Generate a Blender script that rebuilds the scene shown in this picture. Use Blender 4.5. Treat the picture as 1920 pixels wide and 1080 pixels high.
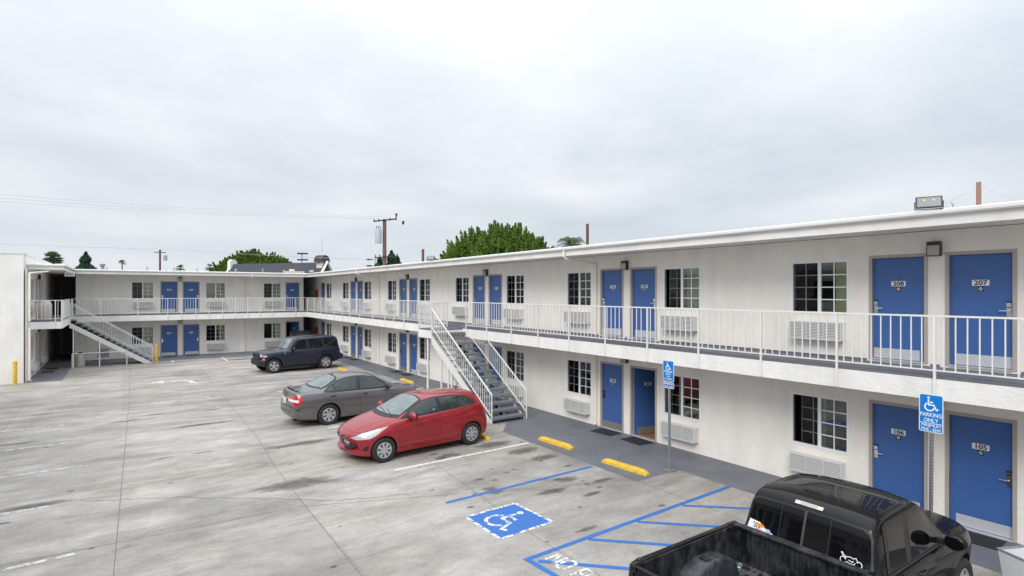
import bpy, bmesh, math, random
import numpy as np
from math import radians as R, sin, cos, pi
from mathutils import Vector, Matrix
from mathutils.bvhtree import BVHTree

random.seed(7); rng = np.random.default_rng(7)
for o in list(bpy.data.objects): bpy.data.objects.remove(o)
scene = bpy.context.scene
col = scene.collection

# ------------------------------------------------------------------ camera
cam = bpy.data.cameras.new('camera'); camo = bpy.data.objects.new('camera', cam); col.objects.link(camo)
YAW = 35.0104
camo.location = (0, 0, 4.3)
camo.rotation_euler = (R(90), 0, -R(YAW))
cam.sensor_width = 36; cam.lens = 1045 / 1920 * 36
cam.shift_y = 8 / 1920
cam.clip_end = 3000; cam.clip_start = 0.1
scene.camera = camo

# ------------------------------------------------------------------ world: overcast sky
SUN_EL, SUN_AZ = R(40), R(238)
w = bpy.data.worlds.new('World'); scene.world = w; w.use_nodes = True
nt = w.node_tree; nt.nodes.clear()
N = nt.nodes.new; L = nt.links.new
out = N('ShaderNodeOutputWorld'); bg = N('ShaderNodeBackground'); L(bg.outputs[0], out.inputs[0])
sky = N('ShaderNodeTexSky'); sky.sky_type = 'NISHITA'; sky.sun_disc = False
sky.sun_elevation = SUN_EL; sky.sun_rotation = SUN_AZ; sky.air_density = 1; sky.dust_density = 2
tc = N('ShaderNodeTexCoord'); sep = N('ShaderNodeSeparateXYZ'); L(tc.outputs['Generated'], sep.inputs[0])
def wm(op, a, b=None, c=None):
    n = N('ShaderNodeMath'); n.operation = op
    for i, v in enumerate((a, b, c)):
        if v is None: continue
        if hasattr(v, 'links') or hasattr(v, 'is_linked'): L(v, n.inputs[i])
        else: n.inputs[i].default_value = v
    return n.outputs[0]
zc = wm('MAXIMUM', sep.outputs[2], 0.0)
den = wm('ADD', zc, 0.16)
cx = wm('DIVIDE', sep.outputs[0], den); cy = wm('DIVIDE', sep.outputs[1], den)
cmb = N('ShaderNodeCombineXYZ'); L(cx, cmb.inputs[0]); L(cy, cmb.inputs[1]); cmb.inputs[2].default_value = 3.1
n1 = N('ShaderNodeTexNoise'); n1.inputs['Scale'].default_value = 0.62; n1.inputs['Detail'].default_value = 7; n1.inputs['Roughness'].default_value = .46; n1.inputs['Distortion'].default_value = .35
L(cmb.outputs[0], n1.inputs['Vector'])
n2 = N('ShaderNodeTexNoise'); n2.inputs['Scale'].default_value = 2.1; n2.inputs['Detail'].default_value = 6; n2.inputs['Roughness'].default_value = .55
L(cmb.outputs[0], n2.inputs['Vector'])
s1 = wm('MULTIPLY', n2.outputs[0], 0.22); s2 = wm('MULTIPLY_ADD', n1.outputs[0], 0.78, s1)
rp = N('ShaderNodeValToRGB'); L(s2, rp.inputs[0])
rp.color_ramp.elements[0].position = .36; rp.color_ramp.elements[0].color = (.57, .62, .69, 1)
rp.color_ramp.elements[1].position = .66; rp.color_ramp.elements[1].color = (.90, .91, .93, 1)
e = rp.color_ramp.elements.new(.50); e.color = (.70, .745, .80, 1)
# the overcast sky brightens towards the zenith
zg = wm('MULTIPLY_ADD', wm('POWER', zc, 2.2), 2.2, .98)
sc = N('ShaderNodeVectorMath'); sc.operation = 'SCALE'; L(rp.outputs[0], sc.inputs[0]); L(zg, sc.inputs[3])
hz = N('ShaderNodeMix'); hz.data_type = 'RGBA'
hzf = N('ShaderNodeMapRange'); L(zc, hzf.inputs[0]); hzf.inputs[1].default_value = 0; hzf.inputs[2].default_value = .20; hzf.inputs[3].default_value = .75; hzf.inputs[4].default_value = 0
L(hzf.outputs[0], hz.inputs[0]); L(sc.outputs[0], hz.inputs[6]); hz.inputs[7].default_value = (.73, .78, .83, 1)
skys = N('ShaderNodeVectorMath'); skys.operation = 'SCALE'; L(sky.outputs[0], skys.inputs[0]); skys.inputs[3].default_value = .1
mx = N('ShaderNodeMix'); mx.data_type = 'RGBA'; mx.inputs[0].default_value = .93
L(skys.outputs[0], mx.inputs[6]); L(hz.outputs[2], mx.inputs[7]); L(mx.outputs[2], bg.inputs[0])
bg.inputs[1].default_value = 1.0

sl = bpy.data.lights.new('sun', 'SUN'); sl.energy = 1.5; sl.angle = R(28); sl.color = (1, .97, .93)
so = bpy.data.objects.new('sun', sl); col.objects.link(so)
# sun_rotation is measured from +Y towards +X; the lamp points along -Z
sdir = Vector((sin(SUN_AZ) * cos(SUN_EL), cos(SUN_AZ) * cos(SUN_EL), sin(SUN_EL)))
so.rotation_euler = sdir.to_track_quat('Z', 'Y').to_euler(); so.location = (-20, -10, 40)

scene.view_settings.view_transform = 'Standard'; scene.view_settings.look = 'None'
scene.view_settings.exposure = 0.12; scene.view_settings.gamma = 1
scene.render.engine = 'CYCLES'
scene.cycles.max_bounces = 8; scene.cycles.transparent_max_bounces = 12

# ------------------------------------------------------------------ materials
def newmat(name):
    m = bpy.data.materials.new(name); m.use_nodes = True
    return m, m.node_tree, m.node_tree.nodes['Principled BSDF']
def mat(name, c, rough=.6, metal=0, var=0.0, vscale=3, bump=0, bscale=60, coat=0, spec=.5, var2=0, vscale2=.4, stretch=None):
    m, t, p = newmat(name)
    p.inputs['Base Color'].default_value = (*c, 1); p.inputs['Roughness'].default_value = rough
    p.inputs['Metallic'].default_value = metal; p.inputs['Coat Weight'].default_value = coat
    p.inputs['Coat Roughness'].default_value = .04; p.inputs['Specular IOR Level'].default_value = spec
    co = t.nodes.new('ShaderNodeTexCoord'); src = co.outputs['Object']
    if stretch:
        mp = t.nodes.new('ShaderNodeMapping'); mp.inputs['Scale'].default_value = stretch; t.links.new(src, mp.inputs[0]); src = mp.outputs[0]
    cur = None
    for v, s in ((var, vscale), (var2, vscale2)):
        if v <= 0: continue
        n = t.nodes.new('ShaderNodeTexNoise'); n.inputs['Scale'].default_value = s; n.inputs['Detail'].default_value = 6; n.inputs['Roughness'].default_value = .6
        t.links.new(src, n.inputs['Vector'])
        mr = t.nodes.new('ShaderNodeMapRange'); mr.inputs[1].default_value = .3; mr.inputs[2].default_value = .7
        mr.inputs[3].default_value = 1 - v; mr.inputs[4].default_value = 1 + v * .5; t.links.new(n.outputs[0], mr.inputs[0])
        vm = t.nodes.new('ShaderNodeVectorMath'); vm.operation = 'SCALE'
        if cur is None: vm.inputs[0].default_value = c
        else: t.links.new(cur, vm.inputs[0])
        t.links.new(mr.outputs[0], vm.inputs[3]); cur = vm.outputs[0]
    if cur is not None: t.links.new(cur, p.inputs['Base Color'])
    if bump:
        n = t.nodes.new('ShaderNodeTexNoise'); n.inputs['Scale'].default_value = bscale; n.inputs['Detail'].default_value = 4
        t.links.new(src, n.inputs['Vector'])
        b = t.nodes.new('ShaderNodeBump'); b.inputs['Strength'].default_value = bump; b.inputs['Distance'].default_value = .02
        t.links.new(n.outputs[0], b.inputs['Height']); t.links.new(b.outputs[0], p.inputs['Normal'])
    return m
def glassmat(name, tint=(.8, .9, .87), base=.06, boost=.0, rough=.01):
    m = bpy.data.materials.new(name); m.use_nodes = True; t = m.node_tree; t.nodes.clear()
    o = t.nodes.new('ShaderNodeOutputMaterial'); mx = t.nodes.new('ShaderNodeMixShader')
    tr = t.nodes.new('ShaderNodeBsdfTransparent'); tr.inputs[0].default_value = (*tint, 1)
    gl = t.nodes.new('ShaderNodeBsdfGlossy'); gl.inputs['Roughness'].default_value = rough
    fr = t.nodes.new('ShaderNodeFresnel'); fr.inputs[0].default_value = 1.5
    ad = t.nodes.new('ShaderNodeMath'); ad.operation = 'ADD'; ad.use_clamp = True; ad.inputs[1].default_value = boost
    t.links.new(fr.outputs[0], ad.inputs[0]); t.links.new(ad.outputs[0], mx.inputs[0])
    t.links.new(tr.outputs[0], mx.inputs[1]); t.links.new(gl.outputs[0], mx.inputs[2]); t.links.new(mx.outputs[0], o.inputs[0])
    return m
M = {}
def stucco(name, c, amt=.035):
    # painted stucco: fine trowel bump, faint patches, faint vertical run marks
    m, t, p = newmat(name); nd = t.nodes.new; ln = t.links.new
    p.inputs['Roughness'].default_value = .85; p.inputs['Specular IOR Level'].default_value = .25
    co = nd('ShaderNodeTexCoord')
    a = nd('ShaderNodeTexNoise'); a.inputs['Scale'].default_value = .9; a.inputs['Detail'].default_value = 8; a.inputs['Roughness'].default_value = .65; ln(co.outputs['Object'], a.inputs[0])
    mp = nd('ShaderNodeMapping'); mp.inputs['Scale'].default_value = (1.6, 1.6, .45); ln(co.outputs['Object'], mp.inputs[0])
    b = nd('ShaderNodeTexNoise'); b.inputs['Scale'].default_value = 1.5; b.inputs['Detail'].default_value = 6; ln(mp.outputs[0], b.inputs[0])
    ad = nd('ShaderNodeMath'); ad.operation = 'ADD'; ln(a.outputs[0], ad.inputs[0]); ln(b.outputs[0], ad.inputs[1])
    mr = nd('ShaderNodeMapRange'); mr.inputs[1].default_value = .7; mr.inputs[2].default_value = 1.3; mr.inputs[3].default_value = 1 - amt * 2; mr.inputs[4].default_value = 1 + amt
    ln(ad.outputs[0], mr.inputs[0]); vm = nd('ShaderNodeVectorMath'); vm.operation = 'SCALE'; vm.inputs[0].default_value = c; ln(mr.outputs[0], vm.inputs[3]); ln(vm.outputs[0], p.inputs['Base Color'])
    n = nd('ShaderNodeTexNoise'); n.inputs['Scale'].default_value = 9; n.inputs['Detail'].default_value = 9; n.inputs['Roughness'].default_value = .7; ln(co.outputs['Object'], n.inputs[0])
    bp = nd('ShaderNodeBump'); bp.inputs['Strength'].default_value = .7; bp.inputs['Distance'].default_value = .025; ln(n.outputs[0], bp.inputs['Height']); ln(bp.outputs[0], p.inputs['Normal'])
    return m
M['stucco'] = stucco('stucco', (.88, .84, .78), .05)
M['trim'] = stucco('fascia_paint', (.83, .815, .785), .06)
M['white'] = mat('white_paint', (.82, .82, .81), .45, var=.05, vscale=4)
M['vinyl'] = mat('white_vinyl', (.84, .85, .86), .35)
M['rail'] = mat('rail_paint', (.77, .765, .74), .4, var=.06, vscale=6)
M['taupe'] = mat('taupe_paint', (.43, .385, .35), .5, var=.08)
M['blue'] = mat('blue_door_paint', (.047, .125, .36), .42, var=.06, vscale=2)
M['grey_paint'] = mat('grey_floor_paint', (.15, .157, .18), .6, var=.2, vscale=1.1, var2=.10, vscale2=7, bump=.15)
M['kick'] = mat('kick_plate', (.58, .60, .64), .42, metal=.25, var=.06)
M['kick_dull'] = mat('kick_plate_dull', (.30, .28, .26), .4, metal=.4, var=.1)
M['chrome'] = mat('chrome', (.75, .76, .78), .2, metal=1)
M['silver'] = mat('silver_paint', (.52, .53, .55), .32, metal=.6)
M['black'] = mat('black', (.012, .012, .014), .5)
M['matte'] = mat('dark_rubber', (.018, .018, .019), .8, bump=.3, bscale=150)
M['tyre'] = mat('tyre_rubber', (.022, .022, .023), .78, var=.15, vscale=5)
M['plate_white'] = mat('plate_white', (.78, .78, .80), .4)
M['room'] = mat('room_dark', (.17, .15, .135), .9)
M['wood'] = mat('wood_floor', (.36, .16, .06), .4, var=.35, vscale=4, stretch=(1, 9, 1))
M['curtain'] = mat('curtain_green', (.62, .60, .34), .9, var=.1)
M['curtain2'] = mat('curtain_beige', (.55, .51, .40), .9, var=.1)
M['curtain3'] = mat('curtain_pale_green', (.56, .62, .50), .9, var=.1)
M['glass'] = glassmat('window_glass', (.88, .92, .88), boost=.03)
M['screen'] = glassmat('insect_screen', (.70, .70, .71), boost=-2, rough=.5)
M['lens'] = mat('lamp_lens', (.42, .38, .30), .25, var=.1)
M['bronze'] = mat('dark_bronze', (.028, .024, .02), .4)
M['yellow'] = mat('yellow_paint', (.74, .47, .04), .6, var=.3, vscale=7, bump=.3, bscale=40)
M['galv'] = mat('galvanised_steel', (.36, .38, .40), .42, metal=.6, var=.12, vscale=20)
M['sign_blue'] = mat('sign_blue', (.0, .19, .60), .35)
M['sign_dark'] = mat('sign_dark_blue', (.015, .10, .38), .35)
M['sign_white'] = mat('sign_white', (.80, .86, .90), .35)
M['beige'] = mat('beige_plastic', (.56, .51, .47), .55, var=.05)
M['redbox'] = mat('red_enamel', (.38, .02, .02), .35)
M['ac'] = mat('ac_enamel', (.66, .66, .65), .45, var=.04)
M['ac_dark'] = mat('ac_slots', (.10, .10, .10), .6)
M['wood_pole'] = mat('pole_wood', (.15, .075, .05), .85, var=.3, vscale=6, stretch=(4, 4, .5))
M['wood_old'] = mat('weathered_pole', (.30, .17, .12), .85, var=.2, vscale=12, stretch=(2, 2, .5))
M['steel_grey'] = mat('grey_steel', (.34, .38, .43), .5)
M['wire'] = mat('wire', (.42, .42, .44), .6)
M['shingle'] = mat('dark_shingles', (.055, .06, .075), .85, var=.25, vscale=7)
M['cream'] = mat('cream_stucco', (.70, .60, .50), .8, var=.06)
M['bark'] = mat('bark', (.10, .075, .055), .9, var=.3, bump=.5)
M['passage_shade'] = mat('shaded_passage', (.22, .21, .21), .7)  # dark base colour puts the enclosed passage's shade onto its walls

def leafmat(name, a, b, tr=.3):
    m, t, p = newmat(name)
    g = t.nodes.new('ShaderNodeNewGeometry'); r = t.nodes.new('ShaderNodeValToRGB')
    t.links.new(g.outputs['Random Per Island'], r.inputs[0])
    r.color_ramp.elements[0].color = (*a, 1); r.color_ramp.elements[1].color = (*b, 1)
    t.links.new(r.outputs[0], p.inputs['Base Color']); p.inputs['Roughness'].default_value = .55; p.inputs['Specular IOR Level'].default_value = .3
    tl = t.nodes.new('ShaderNodeBsdfTranslucent'); t.links.new(r.outputs[0], tl.inputs[0])
    mx = t.nodes.new('ShaderNodeMixShader'); mx.inputs[0].default_value = tr
    o = t.nodes['Material Output']; t.links.new(p.outputs[0], mx.inputs[1]); t.links.new(tl.outputs[0], mx.inputs[2]); t.links.new(mx.outputs[0], o.inputs[0])
    return m
M['leaf'] = leafmat('ficus_leaves', (.05, .115, .015), (.19, .29, .045))
M['leaf2'] = leafmat('far_leaves', (.04, .09, .025), (.11, .19, .05))
M['conifer'] = leafmat('conifer_needles', (.03, .07, .045), (.06, .12, .07))
M['frond'] = leafmat('palm_fronds', (.06, .10, .04), (.17, .22, .10))
M['deadfrond'] = leafmat('dry_fronds', (.22, .16, .08), (.34, .27, .15))

# ------------------------------------------------------------------ mesh helpers
class MB:
    def __init__(s): s.v = []; s.f = []; s.m = []
    def face(s, pts, mi=0):
        i = len(s.v); s.v += [tuple(p) for p in pts]; s.f.append(tuple(range(i, i + len(pts)))); s.m.append(mi)
    def box(s, a, b, mi=0):
        x0, y0, z0 = (min(a[k], b[k]) for k in range(3)); x1, y1, z1 = (max(a[k], b[k]) for k in range(3))
        i = len(s.v)
        s.v += [(x0, y0, z0), (x1, y0, z0), (x1, y1, z0), (x0, y1, z0), (x0, y0, z1), (x1, y0, z1), (x1, y1, z1), (x0, y1, z1)]
        for q in ((0, 3, 2, 1), (4, 5, 6, 7), (0, 1, 5, 4), (1, 2, 6, 5), (2, 3, 7, 6), (3, 0, 4, 7)): s.f.append(tuple(i + k for k in q)); s.m.append(mi)
        return s
    def bar(s, p, q, wx, wz=None, mi=0, up=(0, 0, 1)):
        wz = wz or wx; p = Vector(p); q = Vector(q); d = (q - p).normalized(); u = Vector(up)
        if abs(d.dot(u)) > .98: u = Vector((1, 0, 0))
        a = d.cross(u).normalized() * wx / 2; b = a.cross(d).normalized() * wz / 2; i = len(s.v)
        for c in (p, q): s.v += [tuple(c - a - b), tuple(c + a - b), tuple(c + a + b), tuple(c - a + b)]
        for qd in ((0, 1, 2, 3), (7, 6, 5, 4), (0, 4, 5, 1), (1, 5, 6, 2), (2, 6, 7, 3), (3, 7, 4, 0)): s.f.append(tuple(i + k for k in qd)); s.m.append(mi)
        return s
    def tube(s, pts, r, n=8, mi=0, caps=True):
        pts = [Vector(p) for p in pts]; rs = r if isinstance(r, (list, tuple)) else [r] * len(pts); i0 = len(s.v)
        prev = None
        for k, p in enumerate(pts):
            d = ((pts[min(k + 1, len(pts) - 1)] - p) + (p - pts[max(k - 1, 0)])).normalized()
            if prev is None:
                u = Vector((0, 0, 1)) if abs(d.z) < .9 else Vector((1, 0, 0)); a = d.cross(u).normalized()
            else: a = (prev - d * prev.dot(d)).normalized()
            prev = a; b = d.cross(a)
            for j in range(n):
                t = 2 * pi * j / n; s.v.append(tuple(p + (a * cos(t) + b * sin(t)) * rs[k]))
        for k in range(len(pts) - 1):
            for j in range(n):
                a = i0 + k * n + j; b = i0 + k * n + (j + 1) % n; s.f.append((a, b, b + n, a + n)); s.m.append(mi)
        if caps:
            s.f.append(tuple(i0 + j for j in reversed(range(n)))); s.m.append(mi)
            s.f.append(tuple(i0 + (len(pts) - 1) * n + j for j in range(n))); s.m.append(mi)
        return s
    def prism(s, poly, z0, z1, mi=0, mtop=None):
        n = len(poly); i = len(s.v)
        s.v += [(x, y, z0) for x, y in poly] + [(x, y, z1) for x, y in poly]
        s.f.append(tuple(i + k for k in reversed(range(n)))); s.m.append(mi)
        s.f.append(tuple(i + n + k for k in range(n))); s.m.append(mi if mtop is None else mtop)
        for k in range(n):
            a = i + k; b = i + (k + 1) % n; s.f.append((a, b, b + n, a + n)); s.m.append(mi)
        return s
    def lathe(s, prof, n=24, mi=0, axis='z', c=(0, 0, 0)):
        i0 = len(s.v)
        for r, z in prof:
            for j in range(n):
                t = 2 * pi * j / n; a, b = r * cos(t), r * sin(t)
                s.v.append((c[0] + a, c[1] + b, c[2] + z) if axis == 'z' else (c[0] + a, c[1] + z, c[2] + b))
        for k in range(len(prof) - 1):
            for j in range(n):
                a = i0 + k * n + j; b = i0 + k * n + (j + 1) % n; s.f.append((a, b, b + n, a + n)); s.m.append(mi)
        return s
    def build(s, name, mats, parent=None, loc=None, rot=0, smooth=False, bevel=0, angle=35):
        me = bpy.data.meshes.new(name); me.from_pydata(s.v, [], s.f)
        if not isinstance(mats, (list, tuple)): mats = [mats]
        for m in mats: me.materials.append(m)
        if len(mats) > 1: me.polygons.foreach_set('material_index', s.m)
        b = bmesh.new(); b.from_mesh(me); bmesh.ops.recalc_face_normals(b, faces=b.faces); b.to_mesh(me); b.free()
        if smooth:
            me.polygons.foreach_set('use_smooth', [True] * len(me.polygons)); me.set_sharp_from_angle(angle=R(angle))
        o = bpy.data.objects.new(name, me); col.objects.link(o)
        if parent: o.parent = parent
        if loc: o.location = loc
        if rot: o.rotation_euler.z = rot
        if bevel:
            md = o.modifiers.new('bevel', 'BEVEL'); md.width = bevel; md.segments = 2; md.limit_method = 'ANGLE'
        return o
def tag(o, label=None, cat=None, group=None, kind=None):
    if label: o['label'] = label
    if cat: o['category'] = cat
    if group: o['group'] = group
    if kind: o['kind'] = kind
    return o
def thing(name, label, cat, loc=(0, 0, 0), rz=0, group=None):
    o = bpy.data.objects.new(name, None); col.objects.link(o); o.empty_display_size = .3
    o.location = loc; o.rotation_euler.z = rz
    return tag(o, label, cat, group)
def dup(root, loc=None, rz=None, label=None, parent=None):
    c = root.copy(); col.objects.link(c)
    if parent is not None: c.parent = parent
    if loc is not None: c.location = loc
    if rz is not None: c.rotation_euler.z = rz
    if label: c['label'] = label
    for ch in list(root.children): dup(ch, parent=c)
    return c
def strokes(lines, wd, z=0, closed=False):
    # flat strokes in the XY plane -> list of quads
    mb = MB()
    for ln_ in lines:
        w_ = wd
        if isinstance(ln_, tuple): ln_, w_ = ln_
        pts = [Vector((p[0], p[1])) for p in ln_]; n = len(pts); Lf, Rt = [], []
        cl = (pts[0] - pts[-1]).length < 1e-6
        for i, p in enumerate(pts):
            a = pts[i - 1] if i > 0 else (pts[-2] if cl else None); b = pts[i + 1] if i < n - 1 else (pts[1] if cl else None)
            d1 = (p - a).normalized() if a is not None else None; d2 = (b - p).normalized() if b is not None else None
            d = (d1 + d2).normalized() if d1 is not None and d2 is not None else (d1 if d1 is not None else d2)
            k = 1 / max(.5, d.dot(d1)) if d1 is not None and d2 is not None else 1
            nn = Vector((-d.y, d.x)) * w_ / 2 * k; Lf.append(p + nn); Rt.append(p - nn)
        for i in range(n - 1): mb.face([(*Rt[i], z), (*Rt[i + 1], z), (*Lf[i + 1], z), (*Lf[i], z)])
    return mb
def arc(cx, cy, r, a0, a1, n=14): return [(cx + r * cos(R(a0 + (a1 - a0) * i / n)), cy + r * sin(R(a0 + (a1 - a0) * i / n))) for i in range(n + 1)]
def wheelchair(sc=1.0, ox=0, oy=0, z=0, wd=.075):
    # accessibility symbol in a unit box, facing +x
    P = lambda l: [(ox + x * sc, oy + y * sc) for x, y in l]
    ln_ = [P([(.36, .78), (.38, .42), (.66, .42), (.80, .12), (.92, .17)]), P([(.37, .60), (.62, .60)]), P(arc(.42, .30, .255, 118, 345, 22))]
    mb = strokes(ln_, wd * sc, z)
    mb.face([(ox + (.36 + .075 * cos(t)) * sc, oy + (.89 + .075 * sin(t)) * sc, z) for t in [2 * pi * k / 14 for k in range(14)]])
    return mb
def text_mesh(txt, size, name='lettering', bold=0.0, sx=1.0, ext=.001):
    c = bpy.data.curves.new('t', 'FONT'); c.body = txt; c.size = size; c.align_x = 'CENTER'; c.align_y = 'CENTER'; c.offset = bold; c.extrude = ext; c.resolution_u = 3
    o = bpy.data.objects.new('t', c); col.objects.link(o); dg = bpy.context.evaluated_depsgraph_get(); dg.update()
    me = bpy.data.meshes.new_from_object(o.evaluated_get(dg)); bpy.data.objects.remove(o); bpy.data.curves.remove(c)
    me.name = name
    # XY text -> XZ plane facing -Y
    for v in me.vertices: v.co = Vector((v.co.x * sx, -v.co.z, v.co.y))
    return me
def link_mesh(me, name, m, parent, loc=(0, 0, 0), rot=None):
    me.materials.clear(); me.materials.append(m); o = bpy.data.objects.new(name, me); col.objects.link(o); o.parent = parent; o.location = loc
    if rot: o.rotation_euler = rot
    return o
def upright(mb):  # XY strokes -> XZ plane facing -Y
    mb.v = [(x, -z, y) for x, y, z in mb.v]; return mb

# ================================================================== SETTING
# concrete ground
def ground_mat():
    m, t, p = newmat('concrete'); nd = t.nodes.new; ln = t.links.new
    p.inputs['Roughness'].default_value = .82; p.inputs['Specular IOR Level'].default_value = .3
    co = nd('ShaderNodeTexCoord'); C = co.outputs['Object']
    def noise(scale, vec, det=6, rough=.6, dist=0):
        n = nd('ShaderNodeTexNoise'); n.inputs['Scale'].default_value = scale; n.inputs['Detail'].default_value = det; n.inputs['Roughness'].default_value = rough; n.inputs['Distortion'].default_value = dist; ln(vec, n.inputs['Vector']); return n.outputs[0]
    def mapped(s, rz=0, loc=(0, 0, 0)):
        mp = nd('ShaderNodeMapping'); mp.inputs['Scale'].default_value = s; mp.inputs['Rotation'].default_value = (0, 0, rz); mp.inputs['Location'].default_value = loc; ln(C, mp.inputs[0]); return mp.outputs[0]
    def rng_(v, a, b, c, d):
        r = nd('ShaderNodeMapRange'); r.inputs[1].default_value = a; r.inputs[2].default_value = b; r.inputs[3].default_value = c; r.inputs[4].default_value = d; ln(v, r.inputs[0]); return r.outputs[0]
    def mul(a, b):
        n = nd('ShaderNodeMath'); n.operation = 'MULTIPLY'; ln(a, n.inputs[0]); ln(b, n.inputs[1]); return n.outputs[0]
    st = mapped((.30, .9, 1), R(6)); st2 = mapped((.5, 1.3, 1), R(-5), (5, 2, 0))
    f = rng_(noise(.75, st, 9, .66, .9), .36, .66, .70, 1.08)
    f = mul(f, rng_(noise(1.5, st2, 9, .68, .5), .32, .68, .80, 1.10)); f = mul(f, rng_(noise(1.1, C, 9, .70, .3), .34, .66, .84, 1.08))
    f = mul(f, rng_(noise(.16, C, 4), .35, .65, .86, 1.10))
    f = mul(f, rng_(noise(9, C, 5), .3, .7, .93, 1.05))
    f = mul(f, rng_(noise(28, C, 4, .7), .3, .7, .88, 1.08)); f = mul(f, rng_(noise(90, C, 2), .3, .7, .90, 1.08))
    # streaky tyre scuffs
    f = mul(f, rng_(noise(1.3, mapped((.10, 3.0, 1), R(2), (1, 7, 0)), 8, .75, .6), .58, .74, 1.0, .76)); f = mul(f, rng_(noise(1.1, mapped((.12, 2.2, 1), R(-2), (9, 3, 0)), 8, .7, .6), .60, .78, 1.0, 1.07))
    # oil stains on the stalls: darker blobs
    f = mul(f, rng_(noise(.5, mapped((.6, 1.3, 1), 0, (3.4, 9.1, 0)), 9, .68, 1.0), .57, .76, 1.0, .40))
    f = mul(f, rng_(noise(7, C, 2, .5), .72, .80, 1.0, .62))
    # slab to slab tone
    sp = nd('ShaderNodeTexBrick'); sp.inputs['Scale'].default_value = 1; sp.inputs['Mortar Size'].default_value = 0; sp.inputs['Brick Width'].default_value = 6.1; sp.inputs['Row Height'].default_value = 3.05; sp.offset = 0
    sp.inputs['Color1'].default_value = (.90, .90, .90, 1); sp.inputs['Color2'].default_value = (1.04, 1.04, 1.04, 1); ln(mapped((1, 1, 1), R(90), (0, .0, 0)), sp.inputs['Vector'])
    vm = nd('ShaderNodeVectorMath'); vm.operation = 'SCALE'; ln(f, vm.inputs[3])
    cr = nd('ShaderNodeMix'); cr.data_type = 'RGBA'; cr.inputs[6].default_value = (.455, .432, .40, 1); cr.inputs[7].default_value = (.44, .395, .345, 1)
    ln(rng_(noise(.5, st, 5), .4, .65, 0, 1), cr.inputs[0]); ln(cr.outputs[2], vm.inputs[0])
    v2 = nd('ShaderNodeVectorMath'); v2.operation = 'MULTIPLY'; ln(vm.outputs[0], v2.inputs[0]); ln(sp.outputs[0], v2.inputs[1])
    ln(v2.outputs[0], p.inputs['Base Color'])
    b = nd('ShaderNodeBump'); b.inputs['Strength'].default_value = .25; b.inputs['Distance'].default_value = .01; ln(noise(30, C, 6), b.inputs['Height']); ln(b.outputs[0], p.inputs['Normal'])
    return m
M['concrete'] = ground_mat()
M['soil'] = mat('far_ground', (.20, .19, .17), .9, var=.3, vscale=.05)
g = MB(); g.face([(-1500, -1500, 0), (1500, -1500, 0), (1500, 1500, 0), (-1500, 1500, 0)])
tag(g.build('ground', M['soil']), kind='structure')
g = MB(); g.face([(-14, -12, .004), (12.55, -12, .004), (12.55, 49.8, .004), (-14, 49.8, .004)])
tag(g.build('parking_lot', M['concrete']), kind='structure')
# walkway strip of grey paint round the lot
g = MB(); zz = .0068
STRIP = [(-3.72, 34.9), (-2.36, 34.7), (-2.38, 41.0), (11.03, 41.15), (11.03, 15.9), (9.6, 14.2), (9.58, 8.75), (11.02, 8.70), (11.02, -8), (12.55, -8), (12.55, 49.6), (11.4, 49.6), (11.4, 44.1), (-2.34, 44.1), (-2.34, 49.6), (-3.72, 49.6)]
g.face([(x, y, zz) for x, y in STRIP])
tag(g.build('walkway', M['grey_paint']), kind='structure')
# markings, joints, cracks
def worn(name, c, thr=.52):
    m, t, p = newmat(name); nd = t.nodes.new; ln = t.links.new
    p.inputs['Base Color'].default_value = (*c, 1); p.inputs['Roughness'].default_value = .7
    co = nd('ShaderNodeTexCoord'); n = nd('ShaderNodeTexNoise'); n.inputs['Scale'].default_value = 7; n.inputs['Detail'].default_value = 8; n.inputs['Roughness'].default_value = .7; ln(co.outputs['Object'], n.inputs[0])
    r = nd('ShaderNodeMapRange'); r.inputs[1].default_value = thr; r.inputs[2].default_value = thr + .12; r.inputs[3].default_value = 0; r.inputs[4].default_value = .85; ln(n.outputs[0], r.inputs[0])
    tr = nd('ShaderNodeBsdfTransparent'); mx = nd('ShaderNodeMixShader'); ln(r.outputs[0], mx.inputs[0]); ln(p.outputs[0], mx.inputs[1]); ln(tr.outputs[0], mx.inputs[2]); ln(mx.outputs[0], t.nodes['Material Output'].inputs[0])
    return m
M['mk_blue'] = worn('blue_marking', (.03, .135, .42), .56); M['mk_white'] = worn('white_marking', (.70, .70, .69), .53); M['mk_faint'] = worn('faint_marking', (.62, .62, .60), .46)
M['mk_white2'] = worn('faded_white_marking', (.66, .67, .67), .47); M['mk_tar'] = worn('joint_filler', (.17, .16, .15), .50); M['mk_oil'] = worn('oil_patch', (.07, .062, .055), .50)
def marking(name, mb, m, label=None):
    return tag(mb.build(name, m), kind='structure')
marking('blue_stall_line', strokes([[(5.42, 10.08), (9.5, 10.12)]], .10, .0085), M['mk_blue'])
bl = [[(11.0, 7.33), (5.34, 7.2), (5.46, 5.2)], [(9.25, 7.22), (10.6, 6.0)], [(7.9, 7.2), (9.2, 5.95)], [(6.65, 7.17), (7.9, 5.95)], [(5.45, 7.05), (6.6, 5.9)]]
marking('access_aisle_lines', strokes(bl, .10, .0085), M['mk_blue'])
wl = [[(5.40, 12.64), (9.5, 12.74)], [(5.35, 17.77), (9.6, 17.9)], [(5.35, 15.2), (9.5, 15.3)], [(5.4, 20.4), (9.6, 20.5)], [(5.45, 22.95), (9.8, 23.1)], [(5.5, 25.5), (9.8, 25.6)], [(5.5, 28.1), (9.9, 28.2)], [(5.5, 30.7), (9.9, 30.75)], [(5.43, 41.3), (5.43, 38.7)], [(8.3, 41.0), (8.3, 36.8)], [(2.6, 41.0), (2.6, 39.9)]]
marking('white_stall_lines', strokes(wl, .09, .0085), M['mk_white'])
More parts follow.
